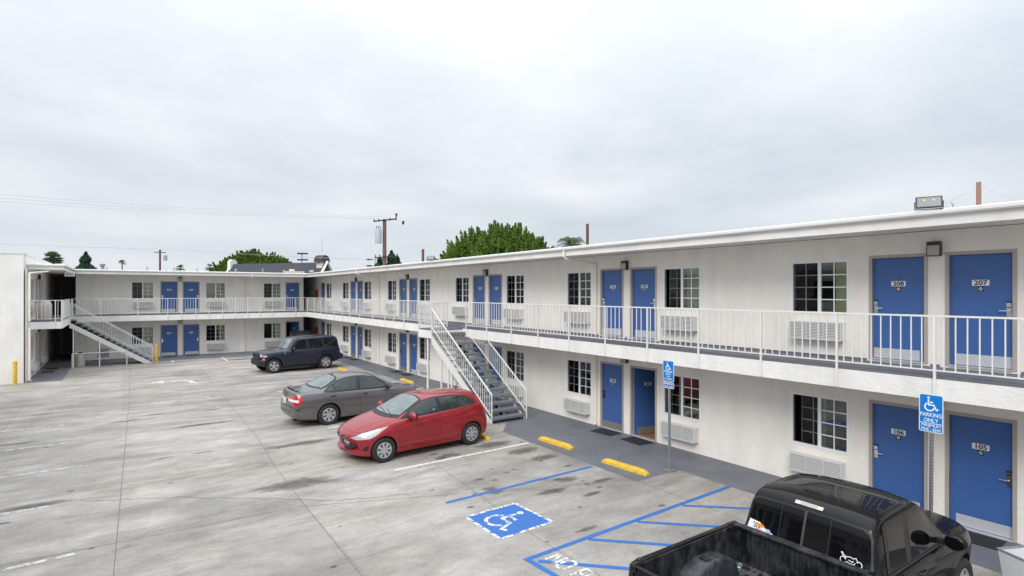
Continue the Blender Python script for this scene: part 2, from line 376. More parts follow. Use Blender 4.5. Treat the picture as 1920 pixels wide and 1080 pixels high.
fl = [[(-8, 11.2), (-.62, 11.62)], [(-8, 14.4), (-1.2, 14.5)], [(-8, 17.3), (-.8, 17.4)], [(-8, 20.2), (-1.0, 20.3)], [(-8, 8.6), (-.05, 8.9)], [(-8, 23), (-1.4, 23.1)]]
marking('faded_stall_lines', strokes(fl, .10, .0085), M['mk_faint'])
# arrow painted in the drive
ar = MB()
ar.face([(1.02, 31.30, .012), (1.62, 31.85, .012), (1.62, 31.5, .012), (1.80, 31.45, .012), (1.80, 31.15, .012), (1.62, 31.1, .012), (1.62, 30.85, .012)])
ar2 = strokes([[(1.88, 31.3), (2.2, 31.45), (2.5, 31.35), (2.7, 31.0), (2.82, 30.1)]], .26, .012); ar.v += []
i0 = len(ar.v); ar.v += ar2.v; ar.f += [tuple(i0 + k for k in f) for f in ar2.f]; ar.m += ar2.m
marking('arrow_marking', ar, M['mk_white2'])
# accessible stall emblem
g = MB(); cor = [(5.40, 8.05), (6.60, 8.10), (6.55, 9.25), (5.38, 9.22)]; g.face([(x, y, .0085) for x, y in cor])
marking('blue_emblem_square', g, M['mk_blue'])
bd = []
cc = [Vector(c) for c in cor]
for i in range(4):
    a, b = cc[i], cc[(i + 1) % 4]
    for k in range(4): bd.append([tuple(a.lerp(b, k / 4 + .012)), tuple(a.lerp(b, (k + 1) / 4 - .02))])
wc = wheelchair(.92)
mbw = strokes(bd, .07, .0115); i0 = len(mbw.v)
# the emblem reads from the drive: its up direction is +X, its right -Y
for x, y, z in wc.v: mbw.v.append((5.53 + y, 9.12 - x, .0115))
mbw.f += [tuple(i0 + k for k in f) for f in wc.f]; mbw.m += wc.m
marking('wheelchair_emblem', mbw, M['mk_white2'])
# NO PARKING stencil, same reading direction
GL = {'N': [[(0, 0), (0, 1)], [(0, 1), (.6, 0)], [(.6, 0), (.6, 1)]], 'O': [arc(.3, .7, .3, 10, 170, 8), [(0, .66), (0, .34)], arc(.3, .3, .3, 190, 350, 8), [(.6, .34), (.6, .66)]],
      'P': [[(0, 0), (0, 1), (.4, 1)], [(0, .48), (.4, .48)], arc(.36, .74, .25, -80, 80, 8)], 'A': [[(0, 0), (.3, 1), (.6, 0)], [(.12, .35), (.48, .35)]], 'R': [[(0, 0), (0, 1), (.4, 1)], [(0, .48), (.4, .48)], arc(.36, .74, .25, -80, 80, 8), [(.25, .48), (.6, 0)]],
      'K': [[(0, 0), (0, 1)], [(.6, 1), (.05, .48), (.6, 0)]], 'I': [[(.3, 0), (.3, 1)]], 'G': [arc(.3, .7, .3, 20, 170, 8), [(0, .66), (0, .34)], arc(.3, .3, .3, 190, 360, 8), [(.6, .3), (.6, .45), (.35, .45)]]}
ln_ = []
def word(s, x0, y0, hgt):
    for k, ch in enumerate(s):
        for st in GL[ch]:
            ln_.append([(x0 + y * hgt, y0 - k * .245 - x * hgt * .88) for x, y in st])
word('NO', 5.57, 7.03, .34); word('PARKING', 5.57, 6.42, .34)
marking('no_parking_lettering', strokes(ln_, .052, .0115), M['mk_white2'])
# joints
jl = [[(.44, 40.5), (.25, 27), (.05, 17.5), (-.1, 10.4), (-.2, 4), (-.3, -6)], [(3.75, 41.6), (3.43, 25.4), (3.3, 18.2), (3.1, 14.7), (3.03, 11.9), (2.98, 8.2), (2.9, -4)], [(-3.0, 34), (-3.04, 12)],
      [(6.60, 17.0), (6.55, 13.9), (6.2, 10), (5.95, 7.7), (5.9, 3)], [(9.63, 8.75), (9.53, 5.0)], [(-8, 12.0), (-1.5, 11.77), (2.9, 11.6), (9.62, 8.84)], [(-8, 18.4), (3.3, 18.2), (9, 19.6)], [(-8, 33), (11, 33.2)], [(3.3, 27.4), (11, 27.6)], [(-8, 6), (2.9, 6.1)]]
marking('pavement_joints', strokes(jl, .013, .0074), M['mk_tar'])
def crackline(p, q, n=14, amp=.05):
    p = Vector(p); q = Vector(q); return [tuple(p.lerp(q, i / n) + Vector((random.uniform(-amp, amp), random.uniform(-amp, amp))) * (0 if i in (0, n) else 1)) for i in range(n + 1)]
cl = [crackline((-.7, 14.5), (1.1, 13.5)), crackline((1.1, 13.5), (3.7, 11.45)), crackline((.18, 23.2), (2.6, 23.1)), crackline((3.7, 11.45), (5.2, 10.9)), crackline((-3.6, 34.3), (-2.6, 36.5), 8, .08), crackline((3.3, 20.5), (5.6, 21.6)), crackline((-6, 24), (-2, 24.4))]
marking('pavement_cracks', strokes(cl, .018, .0076), M['mk_tar'])
g = MB()
def blob(cx_, cy_, rx, ry, z):
    rings = [(0, 1), (.35, 1), (.7, .75), (1.0, .35), (1.35, 0)]; n = 24; i0 = len(g.v); ph = [random.uniform(.8, 1.25) for _ in range(n)]
    for r, a in rings:
        for k in range(n):
            t = 2 * pi * k / n; q = r * (.7 * ph[k] + .3 * ph[k - 1]); g.v.append((cx_ + rx * q * cos(t), cy_ + ry * q * sin(t), z)); AL.append(a)
    for b in range(len(rings) - 1):
        for k in range(n): g.f.append((i0 + b * n + k, i0 + b * n + (k + 1) % n, i0 + (b + 1) * n + (k + 1) % n, i0 + (b + 1) * n + k)); g.m.append(0)
AL = []; zb = .0049
for a in ((7.05, 12.95, .42, .2), (6.75, 12.85, .2, .12), (2.75, 23.0, .35, .14), (.05, 22.6, .5, .12), (.95, 23.25, .5, .1), (7.6, 9.35, .45, .16), (8.4, 9.75, .34, .2), (9.0, 9.25, .4, .12), (8.2, 8.75, .35, .1), (6.9, 7.5, .3, .1), (-1.5, 14.7, .7, .2), (-3.5, 18.8, .9, .2), (-1.9, 13.9, .3, .1), (8.6, 13.2, .7, .3), (8.9, 12.2, .6, .3), (8.2, 14.5, .5, .25), (9.0, 11.4, .5, .25), (8.3, 31.6, .8, .3), (6.2, 39.2, 1.4, .4), (5.0, 18.9, .5, .15), (5.4, 14.2, .7, .3), (-2.5, 21, .7, .12), (6.6, 10.1, .25, .3), (1.8, 17, .35, .07), (.9, 17, .3, .06), (7.5, 18.9, 1.3, .5), (7.2, 14.3, 1.3, .5), (8.2, 32.3, 1.4, .5), (10.87, 8.86, .3, .25), (3.2, 13, 1.0, .4), (4.2, 16.4, 1.2, .25), (5.9, 16.6, .7, .2), (2.2, 20.6, 1.2, .2)):
    zb += .00004; blob(a[0], a[1], a[2], a[3], zb)
for k in range(90):
    zb += .000006; q_ = random.uniform(.025, .08); blob(random.choice((random.uniform(5.4, 9.4), random.uniform(-3, 9.4))), random.choice((random.uniform(7.4, 20), random.uniform(6, 30))), q_ * random.uniform(1, 2.2), q_, zb)
oo = marking('oil_stains', g, M['mk_oil']); at_ = oo.data.attributes.new('soak', 'FLOAT', 'POINT'); at_.data.foreach_set('value', AL)
def oilmat(m):
    t = m.node_tree; nd = t.nodes.new; ln = t.links.new
    for n in list(t.nodes):
        if n.type == 'MAP_RANGE': r = n
        if n.type == 'MIX_SHADER': mx_ = n
        if n.type == 'TEX_NOISE': nz = n
    nz.inputs['Scale'].default_value = 5
    a = nd('ShaderNodeAttribute'); a.attribute_name = 'soak'
    q = nd('ShaderNodeMath'); q.operation = 'ADD'; ln(a.outputs['Fac'], q.inputs[0]); ln(nz.outputs[0], q.inputs[1])
    w_ = nd('ShaderNodeMapRange'); w_.inputs[1].default_value = .95; w_.inputs[2].default_value = 1.75; w_.inputs[3].default_value = 1; w_.inputs[4].default_value = .30; ln(q.outputs[0], w_.inputs[0]); ln(w_.outputs[0], mx_.inputs[0])
oilmat(M['mk_oil'])

# ================================================================== BUILDING
bld = thing('motel_building', 'white two-storey stucco motel with blue doors wrapping three sides of the parking lot', 'building')
XW, YB, XL = 12.55, 44.1, -3.75
ZS, ZD, ZR = 2.484, 2.90, 5.42
def wall_piece(name, length, z0, z1, ops, loc, rz, m=M['stucco'], depth=.14):
    mb = MB(); xs = sorted({0, length, *[o[0] for o in ops], *[o[1] for o in ops]}); zs = sorted({z0, z1, *[o[2] for o in ops], *[o[3] for o in ops]})
    for i in range(len(xs) - 1):
        j = 0
        while j < len(zs) - 1:
            xm = (xs[i] + xs[i + 1]) / 2; zm = (zs[j] + zs[j + 1]) / 2
            if not any(o[0] < xm < o[1] and o[2] < zm < o[3] for o in ops): mb.face([(xs[i], 0, zs[j]), (xs[i + 1], 0, zs[j]), (xs[i + 1], 0, zs[j + 1]), (xs[i], 0, zs[j + 1])])
            j += 1
    for a, b, c, d in ops:
        mb.face([(a, 0, c), (a, depth, c), (a, depth, d), (a, 0, d)]); mb.face([(b, 0, c), (b, 0, d), (b, depth, d), (b, depth, c)])
        mb.face([(a, 0, c), (b, 0, c), (b, depth, c), (a, depth, c)]); mb.face([(a, 0, d), (a, depth, d), (b, depth, d), (b, 0, d)])
    return mb.build(name, m, bld, loc, rz)
# openings: windows 1.22 x 1.14, doors .99 x 2.07 (frame included)
WIN_W, WZ0, WZ1 = 1.24, .87, 2.03
UP = 2.96
def win_ops(c, up): return (c - WIN_W / 2, c + WIN_W / 2, WZ0 + (UP if up else 0), WZ1 + (UP if up else 0))
def door_ops(c, up): z = UP - .02 if up else .0; return (c - .49, c + .49, z, z + 2.085)

# right wing: rows in world Y ; local x = Y0 - Y
Y0R = 49.6
RW_WIN = [6.16, 9.83, 14.0, 17.7, 21.82, 25.6, 29.76, 33.55, 37.74, 41.47]
RW_DOOR = [3.36, 4.65, 11.20, 12.48, 19.11, 20.38, 26.95, 28.24, 34.92, 36.22, 42.97]
NUM_U = ['207', '208', '209', '210', '211', '212', '213', '214', '215', '216', '217']
NUM_L = ['105', '106', '107', '108', '109', '110', '111', '112', '113', '114', '115']
ops = []
for y in RW_WIN + [-.9]: ops += [win_ops(Y0R - y, 0), win_ops(Y0R - y, 1)]
for y in RW_DOOR: ops += [door_ops(Y0R - y, 0), door_ops(Y0R - y, 1)]
wall_piece('wall', Y0R + 8, 0, 5.46, ops, (XW, Y0R, 0), R(-90))
X0B = -2.34
BK_WIN = [1.14, 5.42, 9.16]; BK_DOOR = [2.635, 3.925, 10.60]
ops = []
for x in BK_WIN: ops += [win_ops(x - X0B, 0), win_ops(x - X0B, 1)]
for x in BK_DOOR: ops += [door_ops(x - X0B, 0), door_ops(x - X0B, 1)]
wall_piece('wall', 11.4 - X0B, 0, 5.46, ops, (X0B, YB, 0), 0)
Y0L = 34.9
LW_WIN = [37.6, 41.8]; LW_DOOR = [39.15, 40.5]
ops = []
for y in LW_WIN: ops += [win_ops(y - Y0L, 0), win_ops(y - Y0L, 1)]
for y in LW_DOOR: ops += [door_ops(y - Y0L, 0), door_ops(y - Y0L, 1)]
wall_piece('wall', 49.6 - Y0L, 0, 5.46, ops, (XL, Y0L, 0), R(90))
# passage side and end walls
MB().box((X0B, YB + .002, 0), (X0B + .14, 49.6, 5.46)).build('passage_wall', M['passage_shade'], bld); MB().box((11.26, YB + .002, 0), (11.40, 49.6, 5.46)).build('passage_wall', M['passage_shade'], bld)
MB().box((XL, 49.6, 0), (X0B, 49.75, 5.46)).build('passage_end_wall', M['passage_shade'], bld); MB().box((11.4, 48.0, 0), (XW, 48.15, 5.46)).build('passage_end_wall', M['passage_shade'], bld)
# dark rooms behind the openings
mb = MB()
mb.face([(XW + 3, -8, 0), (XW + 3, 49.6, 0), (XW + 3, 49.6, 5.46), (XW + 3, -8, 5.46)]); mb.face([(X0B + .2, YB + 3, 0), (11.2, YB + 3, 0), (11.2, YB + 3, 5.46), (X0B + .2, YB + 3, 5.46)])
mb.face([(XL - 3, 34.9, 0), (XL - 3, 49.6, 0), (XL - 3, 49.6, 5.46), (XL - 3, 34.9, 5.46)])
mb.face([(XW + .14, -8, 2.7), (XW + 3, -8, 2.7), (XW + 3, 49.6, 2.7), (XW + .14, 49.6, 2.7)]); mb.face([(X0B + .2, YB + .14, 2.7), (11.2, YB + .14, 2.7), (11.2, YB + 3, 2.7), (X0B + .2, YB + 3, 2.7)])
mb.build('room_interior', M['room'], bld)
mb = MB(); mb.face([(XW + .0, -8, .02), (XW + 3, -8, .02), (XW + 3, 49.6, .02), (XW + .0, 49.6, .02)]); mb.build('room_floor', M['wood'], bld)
# roof: edge runs round the lot
RF = [(-3.9, 35.78), (-2.42, 35.78), (-2.42, 42.5), (11.25, 42.5), (11.25, -9), (24, -9), (24, 58), (-3.9, 58)]
mb = MB(); mb.prism(RF, 5.47, 5.69); mb.build('roof', M['trim'], bld)
def inset_path(path, d):
    # offset an open polyline to its left by d
    out_ = []
    P = [Vector(p) for p in path]
    for i, p in enumerate(P):
        d1 = (P[i] - P[i - 1]).normalized() if i else None; d2 = (P[i + 1] - P[i]).normalized() if i < len(P) - 1 else None
        n1 = Vector((-d1.y, d1.x)) if d1 else None; n2 = Vector((-d2.y, d2.x)) if d2 else None
        if n1 is None: o_ = n2
        elif n2 is None: o_ = n1
        else: o_ = (n1 + n2) / (1 + n1.dot(n2))
        out_.append(p + o_ * d)
    return out_
def sweep(mb, path, prof, mi=0):
    # prof: list of (offset to the left, z); swept along an XY polyline
    rows = [[(v.x, v.y, z) for v in inset_path(path, o_)] for o_, z in prof] if False else None
    lines = [[(v.x, v.y, z) for v in inset_path(path, o_)] for o_, z in prof]
    n = len(prof)
    for k in range(n):
        a, b = lines[k], lines[(k + 1) % n]
        for i in range(len(path) - 1): mb.face([a[i], a[i + 1], b[i + 1], b[i]], mi)
    mb.face([l[0] for l in lines], mi); mb.face([l[-1] for l in lines][::-1], mi)
EDGE = [(-3.75, 35.78), (-2.42, 35.78), (-2.42, 42.5), (11.25, 42.5), (11.25, -8.9)]   # lot lies to the right of this path
mb = MB(); sweep(mb, EDGE, [(.0, ZR), (-.035, ZR), (-.035, 5.672), (.0, 5.672)]); mb.build('fascia', M['trim'], bld)
mb = MB(); sweep(mb, EDGE, [(-.038, 5.672), (-.038, 5.615), (-.055, 5.595), (-.105, 5.595), (-.125, 5.62), (-.13, 5.668), (-.12, 5.672), (-.112, 5.625), (-.05, 5.625), (-.05, 5.672)]); mb.build('gutter', M['white'], bld)
mb = MB(); sweep(mb, EDGE, [(.02, 5.692), (-.034, 5.678), (-.034, 5.684), (.02, 5.702), (.25, 5.704), (.25, 5.692)]); mb.build('roof_edging', M['trim'], bld)
# balcony slab
BP = [(-3.75, 35.8), (-2.45, 35.8), (-2.45, 42.5), (11.25, 42.5), (11.25, -8), (12.55, -8), (12.55, 48), (11.4, 48), (11.4, 44.1), (-2.34, 44.1), (-2.34, 49.6), (-3.75, 49.6)]
mb = MB(); mb.prism(BP, 2.62, 2.835, 0); mb.build('balcony_slab', M['stucco'], bld)
BP2 = [(-3.75, 35.82), (-2.47, 35.82), (-2.47, 42.52), (11.27, 42.52), (11.27, -8), (12.548, -8), (12.548, 48), (11.402, 48), (11.402, 44.098), (-2.342, 44.098), (-2.342, 49.6), (-3.748, 49.6)]
mb = MB(); mb.prism(BP2, 2.838, ZD, 0); mb.build('balcony_floor', M['grey_paint'], bld)
EB = [(-3.75, 35.8), (-2.45, 35.8), (-2.45, 42.5), (11.25, 42.5), (11.25, -8)]
mb = MB(); sweep(mb, EB, [(.11, ZS), (-.012, ZS), (-.012, 2.83), (.11, 2.833)]); mb.build('balcony_fascia', M['trim'], bld)
# grey paint skirting upstairs
mb = MB(); sk = []
for a, b in [(-8, 2.8)] + [(x, y) for x, y in zip([3.95, 5.2, 11.8, 13.05, 19.7, 20.95, 27.55, 28.8, 35.55, 36.8, 43.5], [4.1, 10.6, 11.9, 18.5, 19.8, 26.35, 27.65, 34.3, 35.62, 42.4, 48])]: mb.box((XW - .004, a, ZD), (XW - .001, b, ZD + .045))
mb.build('skirting', M['grey_paint'], bld)
# downspouts
def downspout(px, py, wx, wy):
    mb = MB()
    ox, oy = px - wx, py - wy
    L_ = math.hypot(ox, oy); ux, uy = ox / L_, oy / L_
    wx2, wy2 = wx + ux * .045, wy + uy * .045
    gx, gy = px - ux * 0 + ux * .09, py + uy * .09
    mb.tube([(gx, gy, 5.58), (gx, gy, 5.40), (gx - ux * .08, gy - uy * .08, 5.33), (wx2, wy2, 5.22), (wx2, wy2, 5.12), (wx2, wy2, ZD + .02)], .038, 8)
    mb.tube([(wx2, wy2, 2.62), (wx2, wy2, .10), (wx2 + ux * .1, wy2 + uy * .1, .05)], .038, 8)
    for z in (1.5, 4.0): mb.box((wx2 - .05, wy2 - .05, z), (wx2 + .05, wy2 + .05, z + .03))
    mb.build('downspout', M['stucco'], bld, smooth=True)
downspout(11.25, 13.15, XW, 13.15); downspout(11.25, 31.65, XW, 31.65); downspout(7.5, 42.5, 7.3, YB); downspout(-3.0, 35.78, -3.62, 34.9)

# windows ------------------------------------------------------------
def make_window(x, y, z, rz, style, seed):
    rnd = random.Random(seed); W, H_ = WIN_W, WZ1 - WZ0
    f = MB(); t = .045; o = -.012
    f.box((-W / 2, o, 0), (W / 2, .08, t)); f.box((-W / 2, o, H_ - t), (W / 2, .08, H_)); f.box((-W / 2, o, t), (-W / 2 + t, .08, H_ - t)); f.box((W / 2 - t, o, t), (W / 2, .08, H_ - t))
    fr = f.build('window', M['vinyl'], bld, (x, y, z), rz)
    s = MB(); s.box((-.03, .005, t), (.04, .06, H_ - t))
    slide = style.get('slide', 0)
    s.build('mullion', M['vinyl'], fr)
    g1 = MB(); y1 = .03; g1.box((.04, y1, t), (W / 2 - t, y1 + .006, H_ - t)); g1.build('pane', M['glass'], fr)
    y2 = .05; g2 = MB(); g2.box((-W / 2 + t + slide, y2, t), (-.03 + slide, y2 + .006, H_ - t)); g2.build('pane', M['glass'], fr)
    m = MB()
    def grid(x0, x1, yy):
        nx, nz = 2, 4; b = .011
        for k in range(1, nx): xc = x0 + (x1 - x0) * k / nx; m.box((xc - b, yy, t), (xc + b, yy + .01, H_ - t))
        for k in range(1, nz): zc_ = t + (H_ - 2 * t) * k / nz; m.box((x0, yy + .001, zc_ - b), (x1, yy + .009, zc_ + b))
    grid(.04, W / 2 - t, y1 - .011)
    x0 = -W / 2 + t + slide
    if not style.get('nogrid'): grid(x0, -.03 + slide, y2 - .011)
    m.box((x0 - .0, y2, t), (x0 + .025, y2 + .03, H_ - t)); m.build('muntin', M['vinyl'], fr)
    if style.get('screen', 1):
        sc_ = MB(); sc_.box((-W / 2 + t, .018, t), (-.03, .020, H_ - t)); sc_.build('screen', M['screen'], fr)
    # pleated curtain
    a, b = style.get('cur', (.0, W / 2)); c = MB(); n = max(4, int((b - a) / .022)); pts = []
    for k in range(n + 1):
        xx = a + (b - a) * k / n; pts.append((xx, .15 + .025 * sin(k * 1.25 + rnd.random() * .5) + rnd.uniform(-.004, .004)))
    for k in range(n): c.face([(*pts[k], .0), (*pts[k + 1], .0), (*pts[k + 1], H_), (*pts[k], H_)])
    c.build('curtain', style.get('cm', M['curtain']), fr, smooth=True, angle=80)
    return fr
ST = [dict(cur=(.28, .62)), dict(cur=(.05, .62), cm=M['curtain3'], slide=.12), dict(cur=(.3, .5), cm=M['curtain2']), dict(cur=(.0, .62), cm=M['curtain']), dict(cur=(.0, .62), cm=M['curtain3']),
      dict(cur=(.25, .62), cm=M['curtain2']), dict(cur=(.3, .62), cm=M['curtain2']), dict(cur=(.4, .62), cm=M['curtain3']), dict(cur=(.3, .62), cm=M['curtain2'], slide=.03), dict(cur=(.4, .62))]
STL = [dict(cur=(.54, .62), cm=M['curtain2'], slide=.16), dict(cur=(.50, .62), slide=.20), dict(cur=(.56, .62), cm=M['curtain3']), dict(cur=(.05, .62)), dict(cur=(.05, .62), cm=M['curtain3']),
       dict(cur=(.2, .5), cm=M['curtain2']), dict(cur=(.05, .4), cm=M['curtain3']), dict(cur=(.2, .5), cm=M['curtain2']), dict(cur=(.5, .62)), dict(cur=(.5, .62))]
for i, y in enumerate(RW_WIN):
    make_window(XW, y, WZ0 + UP, R(-90), ST[i], i); make_window(XW, y, WZ0, R(-90), STL[i], 50 + i)
for x, su, sl_ in zip(BK_WIN, (dict(cur=(-.6, .62), cm=M['curtain']), dict(cur=(-.6, .62), cm=M['curtain2'], nogrid=1, screen=0), dict(cur=(-.6, .62), cm=M['curtain'])),
                      (dict(cur=(.0, .62), cm=M['curtain3']), dict(cur=(.2, .62), cm=M['curtain']), dict(cur=(.2, .62), cm=M['curtain3'], nogrid=1))):
    make_window(x, YB, WZ0 + UP, 0, su, int(x * 10)); make_window(x, YB, WZ0, 0, sl_, int(x * 10) + 1)
for y in LW_WIN:
    make_window(XL, y, WZ0 + UP, R(90), dict(cur=(.3, .62)), int(y)); make_window(XL, y, WZ0, R(90), dict(cur=(.3, .62)), int(y) + 3)

# doors --------------------------------------------------------------
def nosmoke(fr_parent, z, y):
    b = MB(); b.box((-.042, y - .003, z - .042), (.042, y, z + .042)); p = b.build('sticker', M['black'], fr_parent)
    s = upright(strokes([arc(0, 0, .024, 0, 360, 16), [(-.017, .017), (.017, -.017)]], .009, .005)); s.v = [(a, b_ + y - .0, c + z) for a, b_, c in s.v]
    return s
NUMCACHE = {}
def make_door(x, y, z, rz, num, side, kick=None, opened=0, m=None, dark_handle=False):
    # side: +1 lock on the right seen from outside, -1 on the left
    H_ = 2.085; f = MB(); t = .04
    f.box((-.51, -.012, 0), (-.49 + t, .10, H_ + .02)); f.box((.49 - t, -.012, 0), (.51, .10, H_ + .02)); f.box((-.49 + t, -.012, H_ - t), (.49 - t, .10, H_ + .02))
    f.box((-.49 + t - .012, .09, 0), (-.49 + t + .012, .135, H_ - t)); f.box((.49 - t - .012, .09, 0), (.49 - t + .012, .135, H_ - t)); 
    d = f.build('door', M['taupe'], bld, (x, y, z), rz)
    th = MB(); th.box((-.45, -.03, .0), (.45, .12, .022)); th.build('threshold', M['kick'], d)
    wd = .45; hinge = -side * wd
    s = MB(); s.box((-wd + .003, 0, .028), (wd - .003, .04, H_ - t - .004)); yy = .055
    sl_ = s.build('door_slab', m or M['blue'], d, (0, yy, 0), bevel=.003)
    parts = [sl_]
    if kick is not None:
        k = MB(); off = -side * -.0; a, b = (-wd + .012, wd - .09) if side < 0 else (-wd + .09, wd - .012); k.box((a, -.004, .035), (b, 0, .235)); parts.append(k.build('kick_plate', kick, d, (0, yy, 0)))
    if num:
        k = MB(); hw, hh = .125, .052
        out_ = [(sx * (hw - .014) + .014 * cos(R(a)) * 1, sy * (hh - .014) + .014 * sin(R(a))) for sx, sy, a0 in ((1, 1, 0), (-1, 1, 90), (-1, -1, 180), (1, -1, 270)) for a in (a0, a0 + 45, a0 + 90)]
        for zz_ in (0,): k.face([(px, -.004, pz + 1.53) for px, pz in out_])
        parts.append(k.build('number_plate', M['plate_white'], d, (0, yy, 0)))
        if num not in NUMCACHE: NUMCACHE[num] = text_mesh(num, .115, 'number', .003, 1.1)
        parts.append(link_mesh(NUMCACHE[num], 'room_number', M['black'], d, (0, yy - .006, 1.527)))
        st = nosmoke(d, 1.422, 0); stp = [c for c in d.children if c.name.startswith('sticker')][-1]; stp.location.y = yy; parts.append(stp)
        parts.append(st.build('symbol', M['plate_white'], d, (0, yy, 0)))
        pe = MB(); pe.tube([(0, -.004, 1.62), (0, .01, 1.62)], .012, 8); parts.append(pe.build('peephole', M['bronze'], d, (0, yy, 0)))
    hx = side * (wd - .055); hm = M['bronze'] if dark_handle else M['chrome']; k = MB()
    k.box((hx - .036, -.018, .93), (hx + .036, 0, 1.09)); k.box((hx - .034, -.035, 1.105), (hx + .034, 0, 1.175)); k.tube([(hx, -.02, 1.035), (hx, -.055, 1.035), (hx - side * .13, -.055, 1.035)], .011, 8)
    parts.append(k.build('door_handle', hm, d, (0, yy, 0), bevel=.004))
    if not dark_handle:
        k = MB(); k.box((hx - .034, -.033, 1.176), (hx + .034, 0, 1.20)); parts.append(k.build('card_reader', M['black'], d, (0, yy, 0)))
    if opened:
        a = -side * -1 * R(opened)
        hp = Vector((hinge, yy + .04, 0))
        for p_ in parts:
            v = Vector((0, yy, 0)) - hp; rot = Matrix.Rotation(-side * R(-opened) * -1, 3, 'Z') if False else Matrix.Rotation(R(opened) * (1 if hinge > 0 else -1) * -1, 3, 'Z')
            base = Vector(p_.location) - hp; p_.location = hp + rot @ base; p_.rotation_euler.z = (R(opened) * (1 if hinge > 0 else -1) * -1)
    return d
for i, y in enumerate(RW_DOOR):
    side = 1 if i % 2 == 0 else -1    # near door of each pair locks on the right
    make_door(XW, y, UP - .02, R(-90), NUM_U[i], side, M['kick'])
    if NUM_L[i] == '107': make_door(XW, y, 0, R(-90), '107', 1, M['kick_dull'], opened=72)
    else: make_door(XW, y, 0, R(-90), NUM_L[i], side, M['kick_dull'] if NUM_L[i] in ('108', '112', '114') else M['kick'], dark_handle=NUM_L[i] in ('108', '110', '112'))
for x, nu, nl, side, opn in ((2.635, '220', '118', -1, 0), (3.925, '219', '117', 1, 0), (10.60, '218', '116', -1, 62)):
    make_door(x, YB, UP - .02, 0, nu, side, M['kick']); make_door(x, YB, 0, 0, nl, side, M['kick'], opened=opn)
for y, side in ((39.15, -1), (40.5, 1)):
    make_door(XL, y, UP - .02, R(90), None, side, M['kick']); make_door(XL, y, 0, R(90), None, side, M['kick'])
M['blue_dark'] = M['blue']
for z in (0, UP - .02):
    make_door(-2.95, 49.6 - .02, z, 0, '222' if z else '120', -1); make_door(11.95, 48.0 - .02, z, 0, None, -1)

# white block at the far left --------------------------------------------------
wb = thing('white_block', 'tall blank white stucco block with flat parapet at the far left edge', 'building', (-9.7, 34.88, 0))
mb = MB(); mb.box((-6, 0, 0), (5.90, 18, 6.12)); mb.build('wall', M['trim'], wb)
mb = MB(); mb.box((-6.03, -.03, 6.122), (5.93, 18.03, 6.20)); mb.build('parapet_cap', M['white'], wb)

# air conditioners ---------------------------------------------------
def make_ac(loc, rz, label, proto=[None]):
    if proto[0] is None:
        t = thing('air_conditioner', label, 'air conditioner', loc, rz, 'air conditioners under the room windows'); W, H_, D = 1.10, .385, .21
        c = MB(); c.box((-W / 2, -D + .02, 0), (W / 2, .0, H_)); c.build('casing', M['ac'], t, bevel=.008)
        b = MB(); b.box((-W / 2 + .02, -D + .008, .03), (W / 2 - .02, -D + .019, H_ - .02)); b.build('grille_backing', M['ac_dark'], t)
        g_ = MB(); n = 10
        for k in range(n):
            z = .035 + (H_ - .06) * k / n; g_.bar((-W / 2 + .015, -D - .002, z + .012), (W / 2 - .015, -D - .002, z + .012), .022, .020)
        for xx in (-W / 2, -W / 6, W / 6, W / 2 - .015): g_.box((xx, -D - .004, .0), (xx + .015, -D + .02, H_))
        g_.box((-W / 2, -D - .006, 0), (W / 2, -D + .015, .03)); g_.box((-W / 2, -D - .006, H_ - .022), (W / 2, -D + .015, H_)); g_.build('louvred_grille', M['ac'], t)
        proto[0] = t
    else: t = dup(proto[0], loc, rz, label)
    return t
ORD = ['nearest', 'second', 'third', 'fourth', 'fifth', 'sixth', 'seventh', 'eighth', 'ninth', 'tenth']
for i, y in enumerate(RW_WIN):
    make_ac((XW, y, .31 + UP), R(-90), 'white louvred air conditioner under the ' + ORD[i] + ' upstairs window of the right wing')
    make_ac((XW, y, .31), R(-90), 'white louvred air conditioner under the ' + ORD[i] + ' ground floor window of the right wing')
for x, a in zip(BK_WIN, ('left of the paired blue doors', 'right of the paired blue doors', 'beside the single end door')):
    make_ac((x, YB, .31 + UP), 0, 'white air conditioner upstairs on back wing ' + a); make_ac((x, YB, .31), 0, 'white air conditioner at ground level on back wing ' + a)
for y, a in zip(LW_WIN, ('nearest the white block', 'nearest the dark corridor')):
    make_ac((XL, y, .31), R(90), 'white air conditioner on ground floor of left wing ' + a); make_ac((XL, y, .31 + UP), R(90), 'white air conditioner on left wing balcony ' + a)

# wall lamps ---------------------------------------------------------
def make_lamp(loc, rz, label, proto=[None]):
    if proto[0] is None:
        t = thing('wall_lamp', label, 'lamp', loc, rz, 'wall lamps between the doors')
        h = MB(); h.box((-.105, -.125, .20), (.105, 0, .27)); h.box((-.105, -.03, .0), (.105, 0, .20)); h.box((-.105, -.125, 0), (-.097, -.03, .20)); h.box((.097, -.125, 0), (.105, -.03, .20)); h.box((-.097, -.125, 0), (.097, -.115, .010)); h.build('housing', M['bronze'], t)
        l_ = MB(); l_.box((-.096, -.118, .012), (.096, -.032, .198)); l_.build('lens', M['lens'], t); proto[0] = t
    else: t = dup(proto[0], loc, rz, label)
    return t
for y, a, b in ((4.02, 'nearest', 0), (11.88, 'second', 0), (19.76, 'third', 0), (27.6, 'fourth', 0), (35.57, 'fifth', 0)):
    make_lamp((XW, y, 4.98), R(-90), 'dark wall lamp above the ' + a + ' pair of upstairs doors on the right wing'); make_lamp((XW, y, 2.16), R(-90), 'dark wall lamp under the balcony at the ' + a + ' pair of ground doors, right wing')
make_lamp((3.28, YB, 5.05), 0, 'dark wall lamp between upstairs back wing doors'); make_lamp((3.28, YB, 2.17), 0, 'dark wall lamp between ground floor back wing doors')
